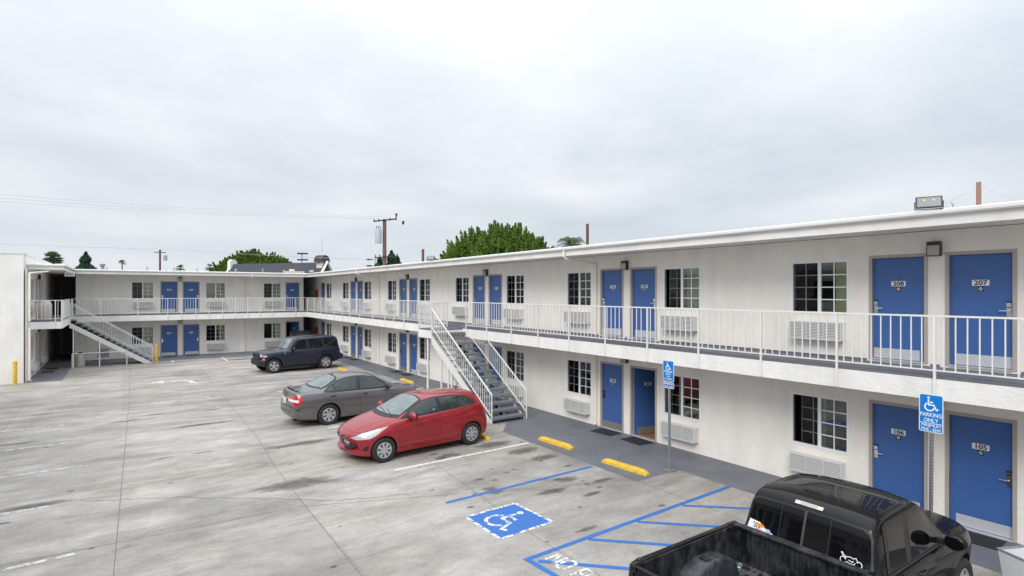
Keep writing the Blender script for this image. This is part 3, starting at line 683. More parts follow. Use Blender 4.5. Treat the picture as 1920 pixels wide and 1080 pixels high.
make_lamp((XL, 39.83, 5.0), R(90), 'dark wall lamp upstairs on left wing'); make_lamp((XL, 39.83, 2.15), R(90), 'dark wall lamp downstairs on left wing')

# railings -----------------------------------------------------------
BAL = {}
def shared(name, key, fn, m):
    if key not in BAL:
        o = fn().build(name, m); BAL[key] = o.data; bpy.data.objects.remove(o)
    return BAL[key]
def put(name, me, parent, loc, rz=0):
    o = bpy.data.objects.new(name, me); col.objects.link(o); o.parent = parent; o.location = loc; o.rotation_euler.z = rz; return o
def railing(p, q, posts, label, z=ZD, hgt=1.0, step=.157, grp='white balcony railings', tail=.42):
    p = Vector(p); q = Vector(q); L_ = (q - p).length; rz = math.atan2(q.y - p.y, q.x - p.x)
    t = thing('balcony_railing', label, 'railing', (p.x, p.y, z), rz, grp)
    MB().bar((0, 0, hgt), (L_, 0, hgt), .04, .03).build('top_rail', M['rail'], t); MB().bar((0, 0, .085), (L_, 0, .085), .03, .022).build('bottom_rail', M['rail'], t)
    pm = shared('post', 'post', lambda: MB().box((-.018, -.018, -.40), (.018, .018, .985)), M['rail'])
    bm_ = shared('baluster', 'bal', lambda: MB().box((-.0085, -.0085, .096), (.0085, .0085, .985)), M['rail'])
    ps = [x for x in posts if -.01 <= x <= L_ + .01]
    for x in ps: put('post', pm, t, (x, 0, 0))
    n = int(round(L_ / step)); xs = [k * L_ / n for k in range(n + 1)]; xs = [x for x in xs if all(abs(x - pp) > .06 for pp in ps)]
    for x in xs[:98]: put('baluster', bm_, t, (x, 0, 0))
    if len(xs) > 98:
        mb = MB()
        for x in xs[98:]: mb.box((x - .0085, -.0085, .096), (x + .0085, .0085, .985))
        tag(mb.build('balusters', M['rail'], t), kind='stuff')
    return t
XR = 11.215
nearposts = [Y - 1.9 for Y in [2.04, 3.605, 5.172, 6.718, 8.296, 9.867, 11.412, 12.974, 14.522, 16.054, 17.662, 19.2]]
railing((XR, 1.9), (XR, 19.2), nearposts, 'white railing of right wing balcony between near end and staircase opening')
farposts = [0, 1.2, 2.6, 4.37, 5.6, 6.72, 8.46, 10.46, 12.2, 13.6, 15.2, 16.8, 18.15, 19.7, 21.5]
railing((XR, 20.8), (XR, 42.46), farposts, 'white railing of right wing balcony running from staircase opening to back corner')
railing((-2.40, 42.465), (11.15, 42.465), [0] + [x + 2.40 for x in (-1.047, .845, 2.458, 3.222, 4.05, 4.836, 5.642, 6.434, 7.212, 8.007, 8.821, 10.397)], 'white railing along the whole back wing balcony')
railing((-3.7, 35.77), (-2.44, 35.77), [0, 1.0, 1.24], 'short white railing at near end of left balcony', step=.155)
railing((-2.42, 35.80), (-2.42, 40.25), [0, 1.5, 3.0, 4.43], 'white railing along the lot side of left balcony', step=.11)
railing((-2.42, 41.68), (-2.42, 42.40), [0], 'short white railing closing the corner above the left staircase')

# staircases ---------------------------------------------------------
def staircase(loc, rz, label, n=15, rise=.181, run=.285, wd=1.36, legs=(), cut=None):
    # local: foot at x=0, climbs along +x ; width along y (0..wd)
    t = thing('staircase', label, 'staircase', loc, rz, 'outdoor metal staircases'); top = n * run
    tm = MB(); tm.box((-.005, .03, -.022), (.30, wd - .03, .022)); tm.box((-.012, .03, -.05), (.018, wd - .03, .024))
    o = tm.build('tread', M['grey_tread'], t); me = o.data; bpy.data.objects.remove(o)
    for k in range(n): put('tread', me, t, (k * run, 0, (k + 1) * rise - .022))
    s = rise / run
    for y0 in (0, wd - .045):
        m_ = MB()
        pr = [(.10, 0), (.42, 0), (top + .05, n * rise - .42), (top + .05, n * rise - .13), (.05, .06), (.05, 0)]
        mm = MB(); npt = len(pr); i = len(mm.v); mm.v += [(x, y0, z) for x, z in pr] + [(x, y0 + .045, z) for x, z in pr]
        mm.f.append(tuple(range(npt))); mm.m.append(0); mm.f.append(tuple(npt + k for k in reversed(range(npt)))); mm.m.append(0)
        for k in range(npt): a, b = k, (k + 1) % npt; mm.f.append((a, b, b + npt, a + npt)); mm.m.append(0)
        mm.build('stringer', M['rail'], t)
    # saw-tooth carriage under the middle
    mm = MB(); mm.bar((.25, wd / 2, .06), (top, wd / 2, n * rise - .12), .06, .14)
    for k in range(1, n): mm.box((k * run + .02, wd / 2 - .03, k * rise - .02), (k * run + .26, wd / 2 + .03, (k + 1) * rise - .048))
    mm.build('carriage', M['galv_dark'], t)
    for y0, bb in ((-.022, 'a'), (wd + .022, 'b')):
        ct_ = cut if (cut and bb == 'a') else None; t1 = (ct_ - .96) / s if ct_ else top; t2 = (ct_ - .24) / s if ct_ else top
        hr = MB(); hr.bar((-.02, y0, .96), (t1 + .02, y0, .96 + t1 * s), .04, .03); h = hr.build('handrail', M['rail'], t)
        MB().bar((-.02, y0, .24), (t2 + .02, y0, .24 + t2 * s), .03, .025).build('lower_rail', M['rail'], h)
        for x in ((-.01,) if ct_ else (-.01, top)): MB().box((x - .018, y0 - .018, 0 if x < 1 else x * s - .1), (x + .018, y0 + .018, .96 + x * s)).build('post', M['rail'], h)
        bm2 = shared('baluster', 'sbal', lambda: MB().box((-.0085, -.0085, .25), (.0085, .0085, .95)), M['rail'])
        nb = int(top / .135)
        for k in range(1, nb):
            x = top * k / nb
            if x < t1: put('baluster', bm2, h, (x, y0, x * s))
            elif x < t2: MB().box((x - .0085, y0 - .0085, .25 + x * s), (x + .0085, y0 + .0085, ct_)).build('baluster', M['rail'], h)
    for x, y, zt in legs: MB().tube([(x, y, 0), (x, y, zt)], .035, 10).build('support_post', M['rail'], t, smooth=True)
    return t
M['grey_tread'] = mat('tread_paint', (.17, .19, .215), .5, var=.12); M['galv_dark'] = mat('carriage_steel', (.30, .28, .26), .6, var=.2)
staircase((11.23, 15.22, 0), R(90), 'white and grey metal staircase climbing to the right wing balcony, behind the red car', cut=2.47, legs=((3.62, 1.30, 2.1), (3.06, 1.30, 1.75), (2.8, 1.30, 1.6)))
# landing of near staircase
lt = thing('stair_landing', 'white edged landing platform at head of the near staircase, carried on posts', 'landing', (9.88, 19.5, 0))
MB().box((0, 0, 2.50), (1.35, 1.25, 2.80)).build('landing_fascia', M['trim'], lt); MB().box((.02, -.0, 2.803), (1.36, 1.23, 2.855)).build('landing_floor', M['grey_paint'], lt)
for x, y in ((.09, .55),): MB().tube([(x, y, 0), (x, y, 2.5)], .05, 12).build('post', M['rail'], lt, smooth=True)
railing((9.90, 20.72), (11.19, 20.72), [0, 1.29], 'white railing across the far side of the near stair landing', z=2.86, step=.13)
railing((9.90, 19.52), (9.90, 20.70), [0, 1.18], 'white railing on lot side of the near stair landing', z=2.86, step=.12)
# far left staircase: foot at x=1.55, climbs towards -X
staircase((1.55, 41.62, 0), R(180), 'grey and white metal staircase at back left beside the yellow bollard', run=.262, legs=((1.3, 1.36, .75), (2.6, 1.36, 1.65), (3.80, 1.3, 2.42), (3.78, .06, 2.42)))
gr = thing('guard_rail', 'low white pipe guard rail under the back left staircase', 'guard rail', (-2.3, 40.22, 0))
MB().tube([(0, 0, .80), (2.6, 0, .80)], .022, 8).build('rail', M['rail'], gr, smooth=True); MB().tube([(0, 0, 0), (0, 0, .81)], .025, 8).build('post', M['rail'], gr, smooth=True)

# bollards, wheel stops, signs, mats, bins ------------------------------
def bollard(loc, label, h):
    mb = MB(); mb.lathe([(0, h + .0), (.05, h), (.075, h - .03), (.082, h - .07), (.082, .0)], 16); return tag(mb.build('bollard', M['yellow'], None, loc, smooth=True), label, 'bollard', 'yellow bollards')
bollard((-4.05, 34.4, 0), 'yellow steel bollard in front of the white block', 1.12); bollard((1.72, 40.05, 0), 'yellow steel bollard at the foot of the back left staircase', 1.12)
def wheelstop(loc, rz, label, L_=1.25):
    mb = MB(); s = [(-.09, 0), (-.075, .07), (-.05, .105), (.05, .105), (.075, .07), (.09, 0)]; e = L_ / 2
    secs = [(-e, .45), (-e + .06, .85), (-e + .14, 1), (e - .14, 1), (e - .06, .85), (e, .45)]; i0 = 0
    for x, k in secs: mb.v += [(x, y * (.8 + .2 * k), z * k) for y, z in s]
    for a in range(len(secs) - 1):
        for b in range(len(s) - 1): i = a * len(s) + b; mb.f.append((i, i + 1, i + 1 + len(s), i + len(s))); mb.m.append(0)
    mb.f.append(tuple(range(len(s)))); mb.m.append(0); mb.f.append(tuple((len(secs) - 1) * len(s) + k for k in range(len(s)))); mb.m.append(0)
    return tag(mb.build('wheel_stop', M['yellow'], None, loc, rz), label, 'wheel stop', 'yellow concrete wheel stops')
wheelstop((10.05, 9.55, .008), R(94), 'yellow wheel stop beside the nearer parking sign post', 1.38); wheelstop((10.05, 12.2, .008), R(93), 'yellow wheel stop opposite doormat of door 108', 1.35)
wheelstop((8.72, 14.25, .004), R(90), 'yellow wheel stop behind the red hatchback', 1.3); wheelstop((11.2, 24.75, .008), R(90), 'yellow wheel stop just beyond the nose of the grey sedan', 1.4); wheelstop((9.97, 30.45, .004), R(92), 'worn yellow wheel stop beside the blue off-roader', 1.35)

def sign_post(loc, lean, label, plates, ptop):
    t = thing('parking_sign', label, 'sign', loc); t.rotation_euler = (lean[0], lean[1], 0)
    mb = MB(); mb.box((-.024, -.024, 0), (.024, .024, ptop)); mb.box((-.032, -.032, 0), (.032, .032, .25)); 
    mb.box((-.10, -.10, 0), (.10, .10, .012)); mb.build('post', M['galv'], t)
    hl = MB()
    for k in range(int((ptop - .3) / .05)): 
        z = .30 + k * .05; hl.box((-.0255, -.008, z), (-.0245, .008, z + .018)); hl.box((-.008, -.0255, z), (.008, -.0245, z + .018))
    hl.build('punched_holes', M['black'], t)
    for (zc_, wd, ht, m, rows, sym) in plates:
        def rr(hw, hh, r): return [(sx * (hw - r) + r * cos(R(a)), sy * (hh - r) + r * sin(R(a))) for sx, sy, a0 in ((1, 1, 0), (-1, 1, 90), (-1, -1, 180), (1, -1, 270)) for a in (a0, a0 + 30, a0 + 60, a0 + 90)]
        def plate(hw, hh, r, x, th):  # plane facing -X
            q = MB(); P_ = rr(hw, hh, r); n = len(P_)
            q.v = [(x, -a, b + zc_) for a, b in P_] + [(x - th, -a, b + zc_) for a, b in P_]; q.f = [tuple(range(n)), tuple(n + k for k in reversed(range(n)))] + [(k, (k + 1) % n, n + (k + 1) % n, n + k) for k in range(n)]; q.m = [0] * len(q.f); return q
        pl = plate(wd / 2, ht / 2, .03, -.026, .003).build('sign_plate', M['sign_white'], t)
        plate(wd / 2 - .012, ht / 2 - .012, .022, -.0295, .001).build('sign_field', m, pl)
        for txt, size, dz, sx in rows:
            if txt == '-': MB().box((-.0315, -wd / 2 + .012, zc_ + dz - .005), (-.0308, wd / 2 - .012, zc_ + dz + .005)).build('rule', M['sign_white'], pl); continue
            me = text_mesh(txt, size, 'lettering', size * .012, sx, .0005); link_mesh(me, 'lettering', M['sign_white'], pl, (-.032, 0, zc_ + dz), (0, 0, R(-90)))
        if sym:
            sz, dz = sym; wcm = wheelchair(sz, -sz / 2, -sz / 2, 0, .09); wcm = upright(wcm); wcm.build('wheelchair_symbol', M['sign_white'], pl, (-.032, 0, zc_ + dz), R(-90))
    return t
sign_post((10.87, 8.86, 0), (R(0), R(-.6)), 'blue wheelchair parking sign with small fine plate below, beside the wheel stop', [
    (2.40, .33, .50, M['sign_blue'], [('PARKING', .062, -.015, .95), ('ONLY', .062, -.075, .95), ('VAN', .05, -.133, .95), ('ACCESSIBLE', .048, -.19, .9)], (.20, .12)),
    (2.055, .33, .15, M['sign_dark'], [('MINIMUM', .06, .03, 1.0), ('FINE $250', .06, -.035, 1.0)], None)], 2.1)
sign_post((10.9, 3.56, 0), (R(.4), 0), 'blue PARKING ONLY sign with white wheelchair symbol standing behind the black pickup', [
    (2.315, .335, .62, M['sign_blue'], [('PARKING', .088, -.03, .82), ('ONLY', .088, -.118, .85), ('-', 0, -.165, 1), ('MINIMUM', .062, -.205, 1.0), ('FINE - $250', .062, -.268, .88)], (.25, .155))], 2.3)

def mat_thing(loc, rz, label):
    mb = MB(); mb.box((-.40, -.27, 0), (.40, .27, .012)); return tag(mb.build('doormat', M['matte'], None, loc, rz), label, 'doormat', 'black rubber doormats')
for y, n, rz in zip(RW_DOOR, NUM_L, (92, 88, 85, 96, 90, 92, 88, 91, 89, 93, 90)):
    if n in ('106',): pass
    mat_thing((12.17, y + (-.1 if n == '107' else -.12 if n == '108' else 0), .0085), R(rz), 'black doormat at the ' + (ORD + ['last'])[NUM_L.index(n)] + ' ground floor door of the right wing, counted from the pickup')
mat_thing((2.65, 43.7, .0085), 0, 'black doormat at left of paired ground doors on back wing'); mat_thing((3.95, 43.75, .0085), 0, 'black doormat at right of paired ground doors on back wing')
mat_thing((-3.25, 38.9, .0085), R(90), 'nearer black doormat on left wing walkway'); mat_thing((-3.2, 40.4, .0085), R(90), 'farther black doormat on left wing walkway')

def bin_arch(loc, rz, label):
    t = thing('litter_bin', label, 'litter bin', loc, rz)
    mb = MB(); mb.lathe([(0, 0), (.20, 0), (.225, .05), (.23, .68), (.21, .70), (0, .70)], 20); mb.build('body', M['beige'], t, smooth=True)
    # arched hood with dark mouth
    h = MB(); n = 14; P_ = [(-.2, .70)] + [(-.2 * cos(pi * k / n), .78 + .17 * sin(pi * k / n)) for k in range(n + 1)] + [(.2, .70)]
    m_ = len(P_); h.v = [(x, -.17, z) for x, z in P_] + [(x, .17, z) for x, z in P_]; h.f = [tuple(reversed(range(m_))), tuple(m_ + k for k in range(m_))] + [(k, (k + 1) % m_, m_ + (k + 1) % m_, m_ + k) for k in range(m_)]; h.m = [0] * len(h.f); h.build('hood', M['beige'], t, smooth=True)
    h = MB(); P_ = [(-.14, .715)] + [(-.14 * cos(pi * k / n), .77 + .12 * sin(pi * k / n)) for k in range(n + 1)] + [(.14, .715)]; h.face([(x, -.173, z) for x, z in P_]); h.build('opening', M['black'], t)
    return t
bin_arch((-1.95, 40.75, 0), R(0), 'beige litter bin with arched black opening under the back left staircase')
def bin_dome(loc, label):
    t = thing('litter_bin', label, 'litter bin', loc)
    mb = MB(); mb.lathe([(0, 0), (.24, 0), (.27, .05), (.27, .66), (0, .66)], 24); mb.build('body', M['beige'], t, smooth=True)
    mb = MB(); mb.lathe([(.275, .665), (.275, .73), (.265, .78), (.22, .90), (.13, .98), (.0, 1.0)], 24); mb.build('dome_lid', M['beige'], t, smooth=True); return t
bin_dome((-3.15, 36.5, ZD), 'pale round litter bin with domed lid on the left balcony'); bin_dome((10.35, 17.75, .008), 'pale round litter bin with domed lid behind the red hatchback under the stairs')
for z, a in ((ZD, 'upstairs'), (.008, 'downstairs')):
    t = thing('extinguisher_cabinet', 'red fire extinguisher cabinet on the right wing wall %s near the back corner' % a, 'extinguisher', (XW - .001, 44.35, z + .85), R(-90), 'red extinguisher cabinets')
    MB().box((-.14, -.18, 0), (.14, 0, .75)).build('box', M['redbox'], t, bevel=.01); MB().box((-.09, -.184, .12), (.09, -.181, .62)).build('door_pane', M['black'], t)
# dark vending machine / furniture at back right corner
vm = thing('vending_machine', 'dark boxy cabinet standing before the open door in the back right corner', 'cabinet', (10.95, 43.15, 0))
MB().box((-.55, -.35, 0), (.62, .35, 1.42)).build('casing', M['black'], vm, bevel=.02); MB().box((-.42, -.37, .75), (.3, -.352, 1.30)).build('front_panel', mat('dark_panel', (.03, .035, .05), .25), vm); MB().box((-.7, -.3, .0), (-.57, .3, 1.38)).build('side_rack', M['bronze'], vm)
# wall vent under left stairs and odd fittings
vt = thing('wall_vent', 'white slatted vent low on back wing wall behind the staircase', 'vent', (-.95, YB - .001, .15)); 
mb = MB(); 
for k in range(7): mb.box((-.3, -.02, k * .08), (.3, 0, k * .08 + .03))
mb.build('slats', M['vinyl'], vt); MB().box((-.3, -.004, 0), (.3, -.001, .55)).build('backing', M['ac_dark'], vt)

# floodlights on the eaves
def flood(loc, rz, s, label, pitch=50, m=M['bronze']):
    t = thing('floodlight', label, 'floodlight', loc, rz, 'floodlights on the roof edge')
    mb = MB(); mb.box((-.23 * s, -.0, -.125 * s), (.23 * s, .05 * s, .125 * s)); mb.box((-.15 * s, .05 * s, -.09 * s), (.15 * s, .12 * s, .11 * s)); o = mb.build('housing', m, t, bevel=.012 * s)
    l_ = MB(); l_.box((-.20 * s, -.004, -.098 * s), (.20 * s, 0.0, .098 * s)); l2 = l_.build('glass', M['lamp_glass'], o)
    for sx in (-.08, .08): MB().box(((sx - .02) * s, -.008, .02 * s), ((sx + .02) * s, -.004, .055 * s)).build('light_chip', M['chip'], o)
    o.rotation_euler = (R(pitch - 50), 0, 0); o.location = (0, 0, .14 * s)
    mb = MB(); mb.box((-.25 * s, .02, .0), (-.235 * s, .06, .16 * s)); mb.box((.235 * s, .02, .0), (.25 * s, .06, .16 * s)); mb.box((-.24 * s, .02, -.012), (.24 * s, .06, .0)); mb.build('bracket', m, t); return t
M['lamp_glass'] = mat('lamp_glass', (.24, .25, .27), .35); M['chip'] = mat('led_chip', (.62, .66, .12), .4)
flood((11.14, 3.66, 5.71), R(-68), .80, 'large black floodlight on roof edge above doors 207 and 208', 40)
flood((11.18, 22.24, 5.71), R(-50), .8, 'black floodlight on roof edge above the near staircase', 25)
flood((11.15, 41.0, 5.71), R(-30), .75, 'black floodlight on roof edge at the back corner', 25)
flood((-2.25, 37.6, 5.15), R(10), .85, 'white floodlight hanging under the left balcony roof corner', 40, M['white'])

# facing wing across the lot, seen only in reflections
ow = thing('facing_wing', 'white two-storey motel wing opposite, across the parking lot behind the viewer', 'building', (-7.5, -14, 0))
MB().box((-8, 0, 0), (0, 40, 5.5)).build('wall', M['stucco'], ow); MB().box((-8.3, -.3, 5.502), (1.5, 40.3, 5.75)).build('roof', M['trim'], ow); MB().box((.002, 0, 2.5), (1.4, 40, 2.86)).build('balcony_slab', M['trim'], ow); MB().box((1.32, 0, 3.82), (1.36, 40, 3.86)).build('top_rail', M['rail'], ow)
for k in range(5):
    for z in (0, 2.9):
        for dy in (-.65, .65): MB().box((.002, 4 + k * 7.8 + dy - .46, z), (.03, 4 + k * 7.8 + dy + .46, z + 2.04)).build('door', M['blue'], ow)
        for dy in (-2.3, 2.3): MB().box((.002, 4 + k * 7.8 + dy - .6, z + .87), (.025, 4 + k * 7.8 + dy + .6, z + 2.03)).build('window', M['black'], ow)

# ================================================================== VEHICLES
def pchip(pts):
    xs = np.array([p[0] for p in pts], float); ys = np.array([p[1] for p in pts], float)
    h = np.diff(xs); d = np.diff(ys) / h; m = np.zeros(len(xs)); m[0] = d[0]; m[-1] = d[-1]
    for i in range(1, len(xs) - 1):
        if d[i - 1] * d[i] > 0:
            w1 = 2 * h[i] + h[i - 1]; w2 = h[i] + 2 * h[i - 1]; m[i] = (w1 + w2) / (w1 / d[i - 1] + w2 / d[i])
    def f(x):
        x = min(max(x, xs[0]), xs[-1]); i = min(max(int(np.searchsorted(xs, x)) - 1, 0), len(xs) - 2)
        t = (x - xs[i]) / h[i]; return float((1 + 2 * t) * (1 - t) ** 2 * ys[i] + t * (1 - t) ** 2 * h[i] * m[i] + t * t * (3 - 2 * t) * ys[i + 1] + t * t * (t - 1) * h[i] * m[i + 1])
    return f
def catmull(P, sub):
    out_ = []
    for i in range(len(P) - 1):
        p0 = P[max(i - 1, 0)]; p1 = P[i]; p2 = P[i + 1]; p3 = P[min(i + 2, len(P) - 1)]
        for k in range(sub):
            t = k / sub; out_.append(tuple(.5 * ((2 * p1[a]) + (-p0[a] + p2[a]) * t + (2 * p0[a] - 5 * p1[a] + 4 * p2[a] - p3[a]) * t * t + (-p0[a] + 3 * p1[a] - 3 * p2[a] + p3[a]) * t ** 3) for a in (0, 1)))
    out_.append(tuple(P[-1])); return out_
class Body:
    """Lofted vehicle shell; x runs nose (0) to tail, z up."""
    def __init__(s, sp, mats):
        s.sp = sp; k = sp.get('scale', 1.0); s.k = k
        F_ = {n: pchip(sp[n]) for n in ('zt', 'zs', 'zl', 'w', 'wr', 'bow')}
        L_ = sp['L']; x_0 = sp['zt'][0][0]; xs = sorted({*np.round(np.linspace(x_0, L_, 110), 4), *np.round(np.linspace(x_0, x_0 + .2, 10), 4), *np.round(np.linspace(L_ - .2, L_, 10), 4)})
        V = []; Fc = []; rows = []
        for x in xs:
            zt, zs, zl, w_, wr = F_['zt'](x), F_['zs'](x), F_['zl'](x), F_['w'](x), F_['wr'](x); zs = min(zs, zt - .035)
            g_ = min(1, max(0, (zt - zs - .04) / .22)); hgt = zs - zl; cr = sp.get('crease', .012)
            K = [(0, zl), (w_ * .8, zl), (w_ - .055, zl + .015), (w_ - .034, zl + .15 * hgt), (w_ - .016, zl + .40 * hgt), (w_, zl + .70 * hgt), (w_ - .018, zl + .86 * hgt), (w_ - .055, zs), (w_ - .085, zs + .22 * (zt - zs) * (1 - g_) + .018 * g_),
                 ]
            yt = (w_ - .16) * (1 - g_) + wr * g_; zt8 = zt - (.075 * g_ + .012 * (1 - g_))
            K += [((K[-1][0] * .5 + yt * .5 + .012 * g_), (K[-1][1] + zt8) / 2 + .0 * g_), (yt, zt8), (yt * .82, zt - .022 * g_ - .004), (yt * .45, zt - .004), (0, zt)]
            H_ = catmull(K, 4); b = F_['bow'](x)
            ring = [(x + b * (y / max(w_, .3)) ** 2, y, z) for y, z in H_]; full = ring + [(px, -py, pz) for px, py, pz in ring[-2:0:-1]]
            rows.append((len(V), len(full))); V += [(a * k, b_ * k, c * k) for a, b_, c in full]
        n = rows[0][1]
        for i in range(len(rows) - 1):
            a, b = rows[i][0], rows[i + 1][0]
            for j in range(n): Fc.append((a + j, a + (j + 1) % n, b + (j + 1) % n, b + j))
        Fc.append(tuple(rows[0][0] + j for j in reversed(range(n)))); Fc.append(tuple(rows[-1][0] + j for j in range(n)))
        s.V, s.F = V, Fc; s.bvh = BVHTree.FromPolygons([Vector(v) for v in V], Fc)
    def mesh(s, name, mats, parent, wheels):
        me = bpy.data.meshes.new(name); me.from_pydata(s.V, [], s.F)
        for m in mats: me.materials.append(m)
        b = bmesh.new(); b.from_mesh(me); bmesh.ops.recalc_face_normals(b, faces=b.faces); b.to_mesh(me); b.free()
        o = bpy.data.objects.new(name, me); col.objects.link(o); k = s.k
        for (x, z, r, w_) in wheels:
            c = MB(); c.lathe([(0, -w_), (r, -w_), (r, w_), (0, w_)], 40, axis='y', c=(0, 0, 0))
            for sy in (-1, 1):
                cm = bpy.data.meshes.new('c'); c2 = MB(); ww = s.sp['w'][4][1] if False else max(p[1] for p in s.sp['w'])
                c2.lathe([(0.001, ww - .27), (r, ww - .27), (r, ww + .2), (0.001, ww + .2)] if sy > 0 else [(0.001, -ww - .2), (r, -ww - .2), (r, -ww + .27), (0.001, -ww + .27)], 40, axis='y', c=(x, 0, z))
                # caps
                i1 = len(c2.v); nn = 40
                c2.f.append(tuple(range(nn))); c2.m.append(0); c2.f.append(tuple(3 * nn + j for j in range(nn))); c2.m.append(0)
                c2.v = [(a * k, b_ * k, c_ * k) for a, b_, c_ in c2.v]
                co = c2.build('c', M['black']); bmc = bmesh.new(); bmc.from_mesh(co.data); bmesh.ops.remove_doubles(bmc, verts=bmc.verts, dist=.0005 * 1); bmesh.ops.recalc_face_normals(bmc, faces=bmc.faces); bmc.to_mesh(co.data); bmc.free()
                md = o.modifiers.new('b', 'BOOLEAN'); md.operation = 'DIFFERENCE'; md.object = co; md.solver = 'EXACT'
                try: md.material_mode = 'TRANSFER'
                except Exception: pass
                dg = bpy.context.evaluated_depsgraph_get(); dg.update(); nm = bpy.data.meshes.new_from_object(o.evaluated_get(dg)); o.modifiers.clear(); old = o.data; o.data = nm; bpy.data.meshes.remove(old); bpy.data.objects.remove(co)
        me = o.data; me.name = name; me.polygons.foreach_set('use_smooth', [True] * len(me.polygons)); me.set_sharp_from_angle(angle=R(32)); o.parent = parent
        return o
    def patch(s, name, poly, m, parent, view, off=.006, cell=.045, rounded=0, both=False, back=False):
        """poly in a view plane, laid on the shell as a thin panel. view: 'L'/'R' (x,z) sides, 'T' (x,y) top, 'F' (y,z) front, 'B' (y,z) rear, or ('D',ang,x0,y0): horizontal direction"""
        k = s.k
        if rounded: poly = catmull([*poly, poly[0]], rounded)[:-1]
        b = bmesh.new(); vs = [b.verts.new((p[0], p[1], 0)) for p in poly]; b.faces.new(vs)
        x0, x1 = min(p[0] for p in poly), max(p[0] for p in poly); y0, y1 = min(p[1] for p in poly), max(p[1] for p in poly)
        for a, lo, hi in ((0, x0, x1), (1, y0, y1)):
            n = int((hi - lo) / cell)
            for i in range(1, n + 1):
                c = [0, 0, 0]; c[a] = lo + (hi - lo) * i / (n + 1); nr = [0, 0, 0]; nr[a] = 1
                bmesh.ops.bisect_plane(b, geom=b.verts[:] + b.edges[:] + b.faces[:], plane_co=c, plane_no=nr)
        last = None; hits = {}
        for v in b.verts:
            u, t = v.co.x * k, v.co.y * k
            if view == 'L': o_, d = Vector((u, 5, t)), Vector((0, -1, 0))
            elif view == 'R': o_, d = Vector((u, -5, t)), Vector((0, 1, 0))
            elif view == 'T': o_, d = Vector((u, t, 5)), Vector((0, 0, -1))
            elif view == 'F': o_, d = Vector((-5, u, t)), Vector((1, 0, 0))
            elif view == 'B': o_, d = Vector((12, u, t)), Vector((-1, 0, 0))
            else:
                a = R(view[1]); d = -Vector((cos(a), sin(a), 0)); ax = Vector((-sin(a), cos(a), 0)); o_ = Vector((view[2] * k, view[3] * k, t)) + ax * u - d * 5
            r = s.bvh.ray_cast(o_, d)
            if r[0] is None: hits[v] = None; continue
            nn = r[1]; nn = -nn if nn.dot(d) > 0 else nn; hits[v] = r[0] + nn * off; last = hits[v]
        good = [v for v in b.verts if hits[v] is not None]
        if not good: b.free(); return None
        for v in b.verts:
            if hits[v] is None:
                q = min(good, key=lambda g_: (g_.co - v.co).length); hits[v] = hits[q].copy()
        cos_ = {v: hits[v] for v in b.verts}
        for v in b.verts: v.co = cos_[v]
        bmesh.ops.triangulate(b, faces=b.faces); bmesh.ops.dissolve_degenerate(b, dist=1e-4, edges=b.edges)
        me = bpy.data.meshes.new(name); b.to_mesh(me); b.free(); me.materials.append(m)
        me.polygons.foreach_set('use_smooth', [True] * len(me.polygons)); o = bpy.data.objects.new(name, me); col.objects.link(o); o.parent = parent; return o
    def seam(s, name, lines, parent, view, wd=.008, m=None, off=.002):
        bs = []
        for l in lines:
            mb = strokes([l], wd)
            for f in mb.f:
                bs.append([mb.v[i][:2] for i in f])
        # merge quads projected into one mesh
        V = []; Fq = []; k = s.k
        for l in lines:
            L2 = []
            for a, b in zip(l[:-1], l[1:]):
                n = max(1, int(math.dist(a, b) / .06)); L2 += [(a[0] + (b[0] - a[0]) * i / n, a[1] + (b[1] - a[1]) * i / n) for i in range(n)]
            L2.append(l[-1]); mb = strokes([L2], wd)
            for f in mb.f:
                pts = []
                for i in f:
                    u, t = mb.v[i][0] * k, mb.v[i][1] * k
                    o_, d = {'L': (Vector((u, 5, t)), Vector((0, -1, 0))), 'R': (Vector((u, -5, t)), Vector((0, 1, 0))), 'T': (Vector((u, t, 5)), Vector((0, 0, -1))), 'B': (Vector((12, u, t)), Vector((-1, 0, 0))), 'F': (Vector((-5, u, t)), Vector((1, 0, 0)))}[view]
                    r = s.bvh.ray_cast(o_, d)
                    if r[0] is None: break
                    nn = -r[1] if r[1].dot(d) > 0 else r[1]; pts.append(r[0] + nn * off)
                if len(pts) == 4: i = len(V); V += [tuple(p) for p in pts]; Fq.append((i, i + 1, i + 2, i + 3))
        me = bpy.data.meshes.new(name); me.from_pydata(V, [], Fq); me.materials.append(m or M['black']); o = bpy.data.objects.new(name, me); col.objects.link(o); o.parent = parent; return o
    def at(s, x, z, side, off=0):
        k = s.k; r = s.bvh.ray_cast(Vector((x * k, 5 * side, z * k)), Vector((0, -side, 0))); return r[0] + Vector((0, side * off, 0)) if r[0] else Vector((x * k, side * .8, z * k))
def paint(name, c, rough=.28, metal=.0, flake=.0, dirt=.06, coat=.8):
    m = mat(name, c, rough, metal, var=dirt, vscale=2.5, coat=coat, spec=.4); return m
M['red_paint'] = paint('red_car_paint', (.29, .002, .009), .5, .1, coat=1); M['grey_car'] = paint('grey_car_paint', (.145, .140, .143), .36, .5); M['navy'] = paint('navy_car_paint', (.0028, .008, .028), .35, .1); M['black_paint'] = mat('black_truck_paint', (.0035, .0035, .004), .45, spec=.05, var=.3, vscale=2.5, coat=.55)
M['suvglass'] = mat('dark_tinted_glass', (.006, .008, .009), .04, spec=.35)
M['carglass'] = mat('car_glass', (.035, .045, .044), .04, 0, spec=.6, coat=0, var=.6, vscale=3.5); M['carglass_l'] = mat('car_windscreen', (.17, .21, .21), .05, 0, spec=.8, coat=0, var=.35, vscale=3); M['black_trim'] = mat('black_trim', (.015, .015, .017), .45)
